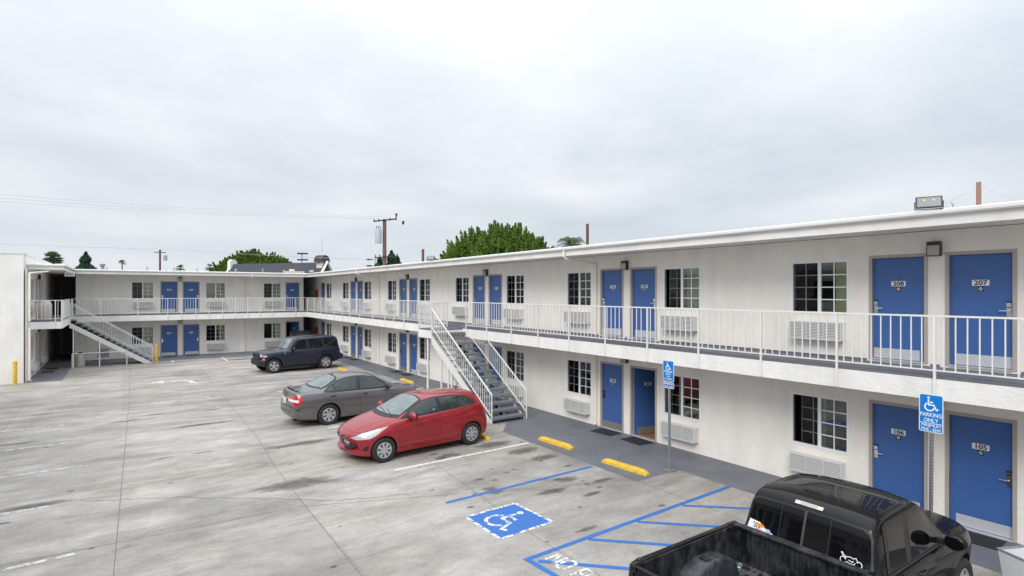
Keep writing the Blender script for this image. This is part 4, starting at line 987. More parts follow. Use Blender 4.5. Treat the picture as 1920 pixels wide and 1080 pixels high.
M['headlamp'] = mat('headlamp', (.55, .57, .60), .12, .3, coat=1); M['amber'] = mat('amber_lens', (.75, .22, .02), .2, coat=1); M['tail_red'] = mat('red_lens', (.45, .006, .01), .15, coat=1); M['clear_lens'] = mat('clear_lens', (.70, .68, .68), .15, coat=1)
M['seat'] = mat('seat_fabric', (.20, .21, .20), .9)
def wheel(parent, x, y, z, r, wt, side, style, name='wheel'):
    w_ = MB(); rr = r * .62; w_.lathe([(.02, side * -wt * .3), (rr, side * -wt * .3), (rr, side * wt * .28), (.02, side * wt * .26)], 32, axis='y'); wh = w_.build(name, M['black_trim'], parent, (x, y, z), smooth=True)
    t = MB(); s_ = side; P_ = [(rr, -wt / 2 * .8), (r * .80, -wt / 2), (r * .94, -wt / 2 * .94), (r, -wt / 2 * .72), (r, -wt * .1), (r * .985, -wt * .08), (r * .985, wt * .08), (r, wt * .1), (r, wt / 2 * .72), (r * .94, wt / 2 * .94), (r * .80, wt / 2), (r * .66, wt / 2 * .86), (rr, wt / 2 * .7)]
    t.lathe(P_, 40, axis='y'); t.build('tyre', M['tyre'], wh, smooth=True, angle=50)
    q = MB(); yo = side * wt * .40; yb = side * wt * .30
    q.lathe([(rr * 1.02, side * wt * .26), (rr * 1.06, side * wt * .38), (rr * 1.0, side * wt * .43), (rr * .90, side * wt * .40), (rr * .90, side * wt * .30)], 36, axis='y')
    n, wi, wo = style
    for i in range(n):
        a = 2 * pi * i / n + .2
        def P(rad, lat, yy): return (rad * cos(a) - lat * sin(a), yy, rad * sin(a) + lat * cos(a))
        r0, r1 = rr * .16, rr * .94; h0, h1 = rr * wi, rr * wo
        A = [P(r0, -h0, yo + side * .008), P(r0, h0, yo + side * .008), P(r1, h1, yo), P(r1, -h1, yo)]; B = [P(r0, -h0 * 1.1, yb), P(r0, h0 * 1.1, yb), P(r1, h1 * 1.1, yb), P(r1, -h1 * 1.1, yb)]
        q.face(A); 
        for j in range(4): q.face([A[j], A[(j + 1) % 4], B[(j + 1) % 4], B[j]])
    q.lathe([(0.001, side * wt * .44), (rr * .2, side * wt * .43), (rr * .24, side * wt * .38), (rr * .24, yb)], 20, axis='y')
    q.build('rim', M['silver'], wh, smooth=True, angle=30)
    return wh
def mirror_part(body, x, z, side, parent, m, s=1.0, trim=None):
    p = body.at(x, z, side); q = MB(); n = 14
    # egg-shaped shell
    prof = [(0.001, -.055), (.05, -.05), (.075, -.02), (.078, .01), (.06, .05), (.03, .075), (.001, .085)]
    q.lathe([(r_ * s, z_ * s) for r_, z_ in prof], 18, axis='y'); q.v = [(p.x + a * .75 + .0, p.y + side * .12 * s + b * 1.25 * side, p.z + .05 * s + c * .95) for a, b, c in q.v]
    o = q.build('mirror', m, parent, smooth=True, angle=60); a = MB(); a.bar((p.x - .02, p.y - side * .02, p.z - .01), (p.x - .0, p.y + side * .10 * s, p.z + .02), .07, .035); a.build('mirror_arm', trim or m, o)
    g_ = MB(); g_.box((p.x + .052 * s, p.y + side * .03 * s, p.z + .0 * s), (p.x + .058 * s, p.y + side * .19 * s, p.z + .10 * s)); g_.build('mirror_glass', M['carglass'], o); return o
def handle_part(body, x, z, side, parent, m):
    p = body.at(x, z, side); k = body.k; q = MB(); q.tube([(p.x - .10, p.y - side * .01, p.z), (p.x - .08, p.y + side * .022, p.z + .002), (p.x + .06, p.y + side * .024, p.z + .006), (p.x + .085, p.y - side * .01, p.z + .006)], .013, 8)
    o = q.build('door_handle', m, parent, smooth=True); c = MB(); c.box((p.x - .06, p.y - side * .005, p.z - .018), (p.x + .05, p.y + side * .004, p.z + .02)); c.build('handle_recess', M['black_trim'], o); return o
def plate_part(body, view, z, parent, tint=None):
    k = body.k; d = Vector((1, 0, 0)) if view == 'F' else Vector((-1, 0, 0)); o_ = Vector((-5, 0, z * k)) if view == 'F' else Vector((12, 0, z * k)); r = body.bvh.ray_cast(o_, d); x = r[0].x; sg = -1 if view == 'F' else 1
    q = MB(); q.box((x + sg * .012, -.155, z * k - .078), (x + sg * .03, .155, z * k + .078)); o = q.build('number_plate', M['plate_white'], parent, bevel=.003)
    mb = MB()
    for i in range(7): yy = -.115 + i * .038; mb.box((x + sg * .0305, yy - .011, z * k - .038), (x + sg * .0315, yy + .011, z * k + .022))
    mb.build('plate_marks', mat('plate_ink', (.25, .28, .38), .5), o); return o
def interior(root, k, seats):
    pass

# --- red hatchback -------------------------------------------------------------
def hatchback():
    t = thing('parked_car', 'glossy red five-door hatchback parked nose out beside the near staircase', 'car', (0, 0, 0)); K = 1.035
    sp = dict(scale=K, L=4.115,
      zt=[(0, .60), (.02, .66), (.08, .72), (.25, .80), (.55, .90), (.90, .985), (1.05, 1.02), (1.25, 1.11), (1.6, 1.275), (1.9, 1.39), (2.15, 1.44), (2.5, 1.455), (3.0, 1.44), (3.35, 1.415), (3.62, 1.385), (3.70, 1.34), (3.84, 1.18), (3.95, 1.05), (4.04, .97), (4.09, .86), (4.115, .70)],
      zs=[(0, .50), (.08, .66), (.3, .75), (.6, .84), (.95, .92), (1.3, .95), (2, .985), (3, 1.045), (3.5, 1.085), (3.75, 1.06), (3.95, .93), (4.115, .62)],
      zl=[(0, .34), (.04, .26), (.15, .205), (.6, .18), (3.4, .19), (3.95, .23), (4.08, .30), (4.115, .40)],
      w=[(0, .66), (.06, .74), (.2, .80), (.5, .838), (1.0, .85), (2.0, .852), (3.2, .852), (3.6, .838), (3.95, .79), (4.08, .74), (4.115, .70)],
      wr=[(0, .6), (1.05, .70), (1.9, .585), (2.6, .575), (3.4, .56), (3.7, .58), (4.115, .62)],
      bow=[(0, .26), (.3, .23), (.8, .16), (1.3, .13), (1.9, .08), (2.4, .0), (3.4, -.03), (3.7, -.10), (4.115, -.16)])
    B = Body(sp, None); wx = (.80, 3.37)
    B.mesh('body', [M['red_paint'], M['black']], t, [(x, .31, .345, .3) for x in wx])
    for sd, v in ((1, 'L'), (-1, 'R')):
        B.patch('window_surround', [(1.25, .985), (1.60, 1.20), (1.95, 1.345), (2.2, 1.385), (2.6, 1.395), (3.0, 1.375), (3.32, 1.315), (3.50, 1.22), (3.55, 1.14), (3.45, 1.10), (3.1, 1.06), (2.3, 1.015)], M['black_trim'], t, v, .006)
        B.patch('side_window', [(1.47, 1.035), (1.62, 1.17), (1.95, 1.32), (2.2, 1.362), (2.33, 1.368), (2.36, 1.055), (2.0, 1.04)], M['carglass'], t, v, .012)
        B.patch('side_window', [(2.46, 1.06), (2.43, 1.37), (2.7, 1.365), (3.0, 1.345), (3.12, 1.32), (3.20, 1.125), (3.1, 1.09)], M['carglass'], t, v, .012)
        B.patch('quarter_window', [(3.25, 1.13), (3.18, 1.31), (3.33, 1.275), (3.47, 1.20), (3.50, 1.155), (3.42, 1.125)], M['carglass'], t, v, .012)
        B.seam('door_gap', [[(1.22, .96), (1.17, .80), (1.20, .45), (1.24, .30), (2.34, .27)], [(2.40, 1.0), (2.39, .7), (2.34, .27)], [(3.50, 1.09), (3.36, .90), (3.08, .62), (2.98, .42), (2.90, .27), (2.34, .27)]], t, v, .009)
        B.patch('headlight', [(.10, .64), (.20, .60), (.45, .635), (.66, .72), (.92, .87), (.62, .82), (.30, .745)], M['headlamp'], t, v, .008, .03)
        B.patch('turn_signal', [(.60, .70), (.66, .725), (.88, .845), (.74, .80)], M['amber'], t, v, .012, .03)
        B.patch('headlight_bowl', [(.36 + .05 * cos(a), .68 + .035 * sin(a)) for a in [2 * pi * i / 12 for i in range(12)]], M['silver'], t, v, .011, .04)
        B.patch('tail_light', [(3.66, 1.07), (3.80, 1.05), (4.02, .88), (4.0, .80), (3.86, .86), (3.72, .97)], M['tail_red'], t, v, .005, .04)
        B.patch('fog_lamp', [(.28, .36), (.36, .34), (.42, .42), (.40, .48), (.33, .45)], M['black_trim'], t, v, .004, .04)
        handle_part(B, 2.17, .90, sd, t, M['red_paint']); handle_part(B, 3.12, .965, sd, t, M['red_paint']); mirror_part(B, 1.52, .985, sd, t, M['red_paint'], 1.45, M['black_trim'])
        for x in wx: wheel(t, x * K, sd * .745 * K, .305 * K, .305 * K, .19, sd, (8, .085, .20))
    top = [(1.10, -.62), (1.10, .62), (1.88, .50), (1.93, .2), (1.94, 0), (1.93, -.2), (1.88, -.50)]
    B.patch('windscreen_surround', [(1.00, 0), (1.02, .3), (1.09, .52), (1.20, .70), (1.95, .535), (1.99, .25), (2.0, 0), (1.99, -.25), (1.95, -.535), (1.20, -.70), (1.09, -.52), (1.02, -.3)], M['black_trim'], t, 'T', .006)
    B.patch('windscreen', [(1.14, 0), (1.16, .3), (1.21, .5), (1.29, .645), (1.90, .51), (1.94, .25), (1.95, 0), (1.94, -.25), (1.90, -.51), (1.29, -.645), (1.21, -.5), (1.16, -.3)], M['carglass_l'], t, 'T', .012)
    B.patch('rear_window', [(3.66, 0), (3.65, .4), (3.63, .50), (3.83, .57), (3.88, .3), (3.89, 0), (3.88, -.3), (3.83, -.57), (3.63, -.50), (3.65, -.4)], M['carglass'], t, 'T', .005)
    B.seam('bonnet_gap', [[(.30, -.60), (.20, -.35), (.16, 0), (.20, .35), (.30, .60), (.6, .70), (1.0, .735)], [(.30, -.60), (.6, -.70), (1.0, -.735)]], t, 'T', .008)
    B.seam('bonnet_crease', [[(.30, .38), (.7, .46), (1.0, .50)], [(.30, -.38), (.7, -.46), (1.0, -.50)]], t, 'T', .012, M['red_paint'], .004)
    B.patch('grille', [(-.34, .66), (-.15, .585), (0, .57), (.15, .585), (.34, .66), (.2, .67), (0, .655), (-.2, .67)], M['black_trim'], t, 'F', .006, .05)
    B.seam('grille_bar', [[(-.32, .66), (-.15, .61), (-.06, .60)], [(.06, .60), (.15, .61), (.32, .66)]], t, 'F', .022, M['chrome'], .010)
    B.seam('emblem', [[(.075 * cos(a), .615 + .04 * sin(a)) for a in [2 * pi * i / 18 for i in range(19)]], [(-.03, .635), (-.02, .595)], [(.02, .635), (.03, .595)], [(-.02, .61), (.02, .62)]], t, 'F', .011, M['chrome'], .013)
    B.patch('air_intake', [(-.42, .46), (-.38, .34), (0, .31), (.38, .34), (.42, .46), (0, .44)], M['black_trim'], t, 'F', .006, .05)
    B.seam('intake_bars', [[(-.38, .41), (.38, .41)], [(-.38, .37), (.38, .37)]], t, 'F', .012, M['silver'], .009)
    plate_part(B, 'F', .50, t); plate_part(B, 'B', .80, t)
    for (a, b) in (((1.16, -.10), (1.27, .46)), ((1.14, -.50), (1.26, -.02))):
        p = [B.bvh.ray_cast(Vector((a[0] * K + (b[0] - a[0]) * K * i / 4, a[1] * K + (b[1] - a[1]) * K * i / 4, 5)), Vector((0, 0, -1)))[0] + Vector((0, 0, .018)) for i in range(5)]
        MB().tube(p, .009, 6).build('wiper', M['black_trim'], t)
    r = B.bvh.ray_cast(Vector((3.35 * K, 0, 5)), Vector((0, 0, -1)))[0]; MB().tube([r, r + Vector((.10, 0, .20))], [.012, .004], 6).build('antenna', M['black_trim'], t)
    p = B.at(2.22, 1.09, -1, .008); MB().box((p.x - .03, p.y - .001, p.z - .03), (p.x + .035, p.y + .001, p.z + .03)).build('window_sticker', mat('pale_blue_sticker', (.35, .62, .80), .5), t)
    return t
red = hatchback()
# --- grey sedan -----------------------------------------------------------------
def sedan():
    t = thing('parked_car', 'dusty grey four-door saloon with a boot spoiler and dented rear bumper, parked nose in', 'car'); K = 1.035
    sp = dict(scale=K, L=4.80,
      zt=[(0, .62), (.03, .68), (.12, .74), (.4, .81), (.8, .90), (1.15, .965), (1.35, 1.03), (1.7, 1.21), (2.05, 1.38), (2.35, 1.46), (2.7, 1.485), (3.1, 1.47), (3.4, 1.42), (3.65, 1.33), (3.95, 1.185), (4.12, 1.12), (4.3, 1.10), (4.6, 1.10), (4.68, 1.08), (4.74, .96), (4.785, .78), (4.80, .68)],
      zs=[(0, .52), (.12, .68), (.5, .77), (1.0, .865), (1.5, .92), (2.4, .955), (3.5, .995), (4.1, 1.02), (4.5, 1.02), (4.7, .92), (4.80, .60)],
      zl=[(0, .36), (.05, .26), (.2, .21), (.7, .19), (4.0, .20), (4.5, .25), (4.74, .30), (4.80, .40)],
      w=[(0, .66), (.06, .75), (.2, .82), (.6, .875), (1.2, .895), (2.2, .897), (3.6, .897), (4.2, .88), (4.6, .85), (4.75, .82), (4.80, .79)],
      wr=[(0, .6), (1.2, .74), (2.1, .60), (2.8, .58), (3.4, .58), (3.9, .63), (4.2, .72), (4.80, .70)],
      bow=[(0, .28), (.4, .22), (1.0, .15), (1.6, .13), (2.2, .08), (2.7, 0), (3.3, -.05), (3.8, -.10), (4.3, -.06), (4.80, -.09)])
    B = Body(sp, None); wx = (.98, 3.70); G = M['grey_car']
    B.mesh('body', [G, M['black']], t, [(x, .33, .375, .3) for x in wx])
    for sd, v in ((1, 'L'), (-1, 'R')):
        B.patch('window_surround', [(1.52, .955), (1.85, 1.18), (2.15, 1.345), (2.45, 1.415), (2.75, 1.43), (3.1, 1.405), (3.38, 1.33), (3.65, 1.19), (3.86, 1.04), (3.80, 1.005), (2.6, .985)], M['black_trim'], t, v, .006)
        B.patch('side_window', [(1.72, 1.005), (1.90, 1.15), (2.17, 1.31), (2.45, 1.385), (2.62, 1.395), (2.68, 1.015)], M['carglass'], t, v, .012)
        B.patch('side_window', [(2.77, 1.02), (2.72, 1.40), (3.08, 1.378), (3.30, 1.32), (3.48, 1.225), (3.49, 1.035)], M['carglass'], t, v, .012)
        B.patch('quarter_window', [(3.53, 1.04), (3.53, 1.20), (3.66, 1.13), (3.79, 1.045)], M['carglass'], t, v, .012)
        B.seam('door_gap', [[(1.45, .93), (1.38, .7), (1.40, .40), (1.50, .29), (2.66, .27)], [(2.71, .98), (2.70, .6), (2.66, .27)], [(3.86, 1.0), (3.84, .88), (3.62, .72), (3.42, .62), (3.25, .42), (3.10, .27), (2.66, .27)]], t, v, .009)
        B.seam('side_moulding', [[(1.46, .52), (3.30, .55)]], t, v, .03, G, .012)
        B.patch('tail_light', [(4.47, .95), (4.58, .985), (4.68, .975), (4.765, .90), (4.76, .73), (4.68, .70), (4.56, .73), (4.49, .83)], M['tail_red'], t, v, .006, .04)
        B.patch('reverse_light', [(4.60, .86), (4.755, .87), (4.765, .80), (4.62, .79)], M['clear_lens'], t, v, .009, .04)
        B.patch('headlight', [(.12, .62), (.35, .64), (.62, .74), (.62, .80), (.35, .77), (.14, .70)], M['headlamp'], t, v, .005, .04)
        handle_part(B, 2.52, .87, sd, t, M['black_trim']); handle_part(B, 3.58, .90, sd, t, M['black_trim']); mirror_part(B, 1.75, .965, sd, t, M['black_trim'], 1.1, M['black_trim'])
        for x in wx: wheel(t, x * K, sd * .785 * K, .325 * K, .325 * K, .20, sd, (7, .09, .22))
    B.patch('rear_window_surround', [(3.30, 0), (3.31, .35), (3.36, .57), (3.93, .70), (4.04, .35), (4.07, 0), (4.04, -.35), (3.93, -.70), (3.36, -.57), (3.31, -.35)], M['black_trim'], t, 'T', .006)
    B.patch('rear_window', [(3.36, 0), (3.37, .35), (3.41, .53), (3.90, .655), (3.99, .35), (4.02, 0), (3.99, -.35), (3.90, -.655), (3.41, -.53), (3.37, -.35)], M['carglass_l'], t, 'T', .012)
    B.patch('windscreen', [(1.30, 0), (1.33, .35), (1.42, .62), (1.48, .68), (2.1, .55), (2.15, .3), (2.17, 0), (2.15, -.3), (2.1, -.55), (1.48, -.68), (1.42, -.62), (1.33, -.35)], M['carglass_l'], t, 'T', .012)
    B.seam('boot_gap', [[(4.10, .66), (4.35, .70), (4.55, .69)], [(4.10, -.66), (4.35, -.70), (4.55, -.69)]], t, 'T', .009); B.seam('boot_gap', [[(-.60, .95), (-.56, .62), (-.4, .60), (.4, .60), (.56, .62), (.60, .95)]], t, 'B', .009)
    B.seam('bonnet_gap', [[(.30, .66), (.8, .76), (1.3, .78)], [(.30, -.66), (.8, -.76), (1.3, -.78)]], t, 'T', .008)
    sp_ = MB(); pts = [(4.52, -.70, 1.08), (4.58, -.55, 1.135), (4.62, -.3, 1.15), (4.63, 0, 1.155), (4.62, .3, 1.15), (4.58, .55, 1.135), (4.52, .70, 1.08)]
    for a, b in zip(pts[:-1], pts[1:]):
        A = Vector(a) * K; Bb = Vector(b) * K; sp_.face([A + Vector((-.12, 0, -.012)), Bb + Vector((-.12, 0, -.012)), Bb, A]); sp_.face([A + Vector((-.10, 0, -.03)), Bb + Vector((-.10, 0, -.03)), Bb + Vector((0, 0, -.018)), A + Vector((0, 0, -.018))]); sp_.face([A, Bb, Bb + Vector((0, 0, -.018)), A + Vector((0, 0, -.018))])
    for yy in (-.5, .5): sp_.box((4.45 * K, yy - .04, 1.07 * K), (4.56 * K, yy + .04, 1.135 * K))
    sp_.build('spoiler', G, t, smooth=True)
    B.seam('chrome_strip', [[(-.30, .885), (.30, .885)]], t, 'B', .022, M['silver'], .010); B.seam('emblem', [[(.05 * cos(a), .96 + .035 * sin(a)) for a in [2 * pi * i / 14 for i in range(15)]], [(-.04, .97), (.04, .97)]], t, 'B', .010, M['chrome'], .01)
    for y_ in (1, -1): B.patch('tail_light', [(y_ * .82, .95), (y_ * .60, .95), (y_ * .58, .72), (y_ * .82, .72)], M['tail_red'], t, 'B', .006, .05); B.patch('reverse_light', [(y_ * .80, .87), (y_ * .62, .87), (y_ * .62, .80), (y_ * .80, .80)], M['clear_lens'], t, 'B', .011, .05)
    plate_part(B, 'B', .79, t); B.seam('bumper_gap', [[(-.82, .63), (.82, .63)]], t, 'B', .010)
    for v in ('L', 'R'): B.seam('bumper_gap', [[(4.14, .62), (4.74, .63)]], t, v, .010)
    B.patch('bumper_dent', [(4.56, .56), (4.63, .60), (4.72, .58), (4.74, .55), (4.68, .57), (4.62, .55)], M['black_trim'], t, 'L', .004, .03)
    MB().tube([(4.62, .45, .24), (4.84, .45, .22)], .03, 10).build('exhaust_pipe', M['black_trim'], t)
    MB().tube([(3.28 * K, .0, 1.46 * K), (3.36 * K, 0, 1.50 * K)], .02, 6).build('roof_nub', G, t)
    return t
grey = sedan()
# --- navy off-roader -------------------------------------------------------------
def suv():
    t = thing('parked_car', 'dark navy boxy off-road car with roof rails parked near the back corner', 'car'); K = 1.045
    sp = dict(scale=K, L=4.49,
      zt=[(.20, .86), (.22, .95), (.26, 1.02), (.32, 1.065), (.6, 1.10), (1.1, 1.135), (1.38, 1.15), (1.46, 1.20), (1.64, 1.42), (1.82, 1.63), (1.94, 1.71), (2.2, 1.75), (2.8, 1.765), (3.6, 1.76), (4.10, 1.74), (4.24, 1.69), (4.32, 1.50), (4.38, 1.2), (4.42, 1.0), (4.45, .85), (4.49, .72)],
      zs=[(.20, .80), (.32, .99), (.7, 1.05), (1.2, 1.07), (2, 1.09), (3.4, 1.12), (4.2, 1.12), (4.38, 1.05), (4.49, .64)],
      zl=[(.20, .55), (.25, .44), (.35, .36), (.6, .33), (3.8, .34), (4.3, .42), (4.49, .5)],
      w=[(.20, .74), (.24, .81), (.36, .87), (.65, .905), (1.2, .915), (2.5, .918), (3.6, .918), (4.1, .905), (4.35, .88), (4.49, .84)],
      wr=[(0.2, .68), (1.4, .76), (1.95, .67), (2.6, .665), (3.8, .66), (4.2, .66), (4.49, .72)],
      bow=[(.20, .10), (.5, .10), (1.4, .10), (2.0, .07), (2.4, 0), (3.9, 0), (4.2, -.05), (4.49, -.08)])
    B = Body(sp, None); wx = (.83, 3.53); P = M['navy']
    B.mesh('body', [P, M['black']], t, [(x, .38, .42, .3) for x in wx])
    for sd, v in ((1, 'L'), (-1, 'R')):
        B.patch('side_window', [(1.70, 1.14), (1.75, 1.28), (2.02, 1.58), (2.10, 1.61), (2.49, 1.625), (2.51, 1.15)], M['suvglass'], t, v, .010)
        B.patch('side_window', [(2.66, 1.16), (2.64, 1.63), (3.12, 1.63), (3.14, 1.57), (3.16, 1.17)], M['suvglass'], t, v, .010)
        B.patch('side_window', [(3.20, 1.18), (3.18, 1.60), (3.31, 1.58), (3.37, 1.19)], M['suvglass'], t, v, .010)
        B.patch('quarter_window', [(3.50, 1.19), (3.48, 1.62), (4.02, 1.61), (4.12, 1.56), (4.20, 1.25), (4.16, 1.20)], M['suvglass'], t, v, .010)
        B.seam('door_gap', [[(1.52, 1.10), (1.48, .5), (1.50, .38), (2.50, .38)], [(2.57, 1.66), (2.57, .38)], [(3.43, 1.62), (3.43, 1.1), (3.30, .95), (3.14, .80), (3.04, .5), (3.0, .38), (2.57, .38)]], t, v, .010)
        B.seam('side_moulding', [[(1.34, .66), (3.05, .70)]], t, v, .07, P, .02)
        # flared arches
        for x in wx: B.seam('arch_flare', [[(x + .46 * cos(a), .38 + .46 * sin(a)) for a in [pi * i / 16 for i in range(0, 17)]]], t, v, .07, P, .022)
        B.patch('tail_light', [(4.30, 1.10), (4.40, 1.08), (4.44, .86), (4.30, .84)], M['tail_red'], t, v, .006, .04); B.patch('reverse_light', [(4.31, .99), (4.43, .98), (4.43, .91), (4.31, .91)], M['clear_lens'], t, v, .009, .04)
        B.patch('turn_signal', [(.30, .78), (.40, .78), (.42, .66), (.33, .64)], M['amber'], t, v, .012, .03)
        B.patch('headlight', [(-.78 * 1 if 0 else 0.50, .98), (.70, .98), (.70, .83), (.52, .80)] if sd > 0 else [(-.50, .98), (-.70, .98), (-.70, .83), (-.52, .80)], M['headlamp'], t, 'F', .008, .05)
        B.patch('corner_lamp', [(.32, .92), (.50, .91), (.50, .86), (.34, .84)], M['headlamp'], t, v, .006, .04)
        handle_part(B, 2.40, 1.02, sd, t, P); handle_part(B, 3.24, 1.03, sd, t, P); mirror_part(B, 1.80, 1.11, sd, t, M['black_trim'], 1.3, M['black_trim'])
        for x in wx: wheel(t, x * K, sd * .80 * K, .36 * K, .36 * K, .23, sd, (5, .16, .22))
        r = MB(); pts = [B.bvh.ray_cast(Vector((x * K, sd * .57 * K, 5)), Vector((0, 0, -1)))[0] + Vector((0, 0, h)) for x, h in ((2.05, .0), (2.15, .045), (2.8, .05), (3.7, .05), (4.0, .045), (4.1, .0))]; r.tube(pts, .02, 8); r.build('roof_rail', M['black_trim'], t, smooth=True)
        MB().tube([B.at(1.36, .97, sd, -.005), B.at(1.36, .97, sd, .006)], .035, 12).build('badge', M['silver'], t)
    B.patch('windscreen', [(1.46, 0), (1.48, .35), (1.54, .66), (1.84, .60), (1.87, .3), (1.88, 0), (1.87, -.3), (1.84, -.60), (1.54, -.66), (1.48, -.35)], M['carglass_l'], t, 'T', .012)
    B.patch('rear_window', [(-.55, 1.2), (.55, 1.2), (.52, 1.62), (-.52, 1.62)], M['carglass'], t, 'B', .006)
    gm = MB(); x0 = B.bvh.ray_cast(Vector((-5, 0, .9 * K)), Vector((1, 0, 0)))[0].x
    gm.box((x0 - .02, -.46 * K, .74 * K), (x0 + .14, .46 * K, 1.02 * K)); gr_ = gm.build('grille', P, t, bevel=.02)
    sl = MB()
    for i in range(7): yy = (-.36 + i * .12) * K; sl.box((x0 - .025, yy - .035, .78 * K), (x0 - .018, yy + .035, 1.0 * K))
    sl.build('grille_slots', M['black'], gr_)
    bm_ = MB(); bm_.prism([(.20, -.80), (.15, -.5), (.14, 0), (.15, .5), (.20, .80), (.36, .90), (.46, .93), (.46, -.93), (.36, -.90)], .40 * K, .70 * K); bm_.build('front_bumper', M['navy_trim'], t, bevel=.05)
    bm_ = MB(); bm_.prism([(4.30 * K, -.93), (4.50 * K, -.90), (4.57 * K, -.6), (4.57 * K, .6), (4.50 * K, .90), (4.30 * K, .93)], .48 * K, .76 * K); bm_.build('rear_bumper', M['navy_trim'], t, bevel=.04)
    plate_part(B, 'B', .95, t)
    MB().box((.9, -.7, .2), (4.1, .7, .36)).build('underbody', M['black'], t)
    return t
M['navy_trim'] = mat('navy_bumper_plastic', (.010, .014, .028), .5)
jeep = suv()
def place(o, fx, fy, rx, ry, x_front, x_rear, K, half):
    """put a car so that its near-side wheels stand on the two ground points"""
    a = math.atan2(ry - fy, rx - fx); o.rotation_euler.z = a
    m = Vector(((fx + rx) / 2, (fy + ry) / 2)); c = (x_front + x_rear) / 2 * K
    # near side is local y = side*half
    off = Vector((c, half)); rot = Matrix.Rotation(a, 2); p = m - rot @ off; o.location = (p.x, p.y, 0)
place(red, 5.43, 13.36, 8.08, 13.52, .80, 3.37, 1.035, -.84)
place(jeep, 6.6, 31.4, 9.43, 31.7, .83, 3.53, 1.045, -.92)
# sedan faces the wing: front at larger X; near side (towards camera) is its right = local +y after turning
place(grey, 5.5 + 2.815, 18.32, 5.5, 18.2, .98, 3.70, 1.035, .86)

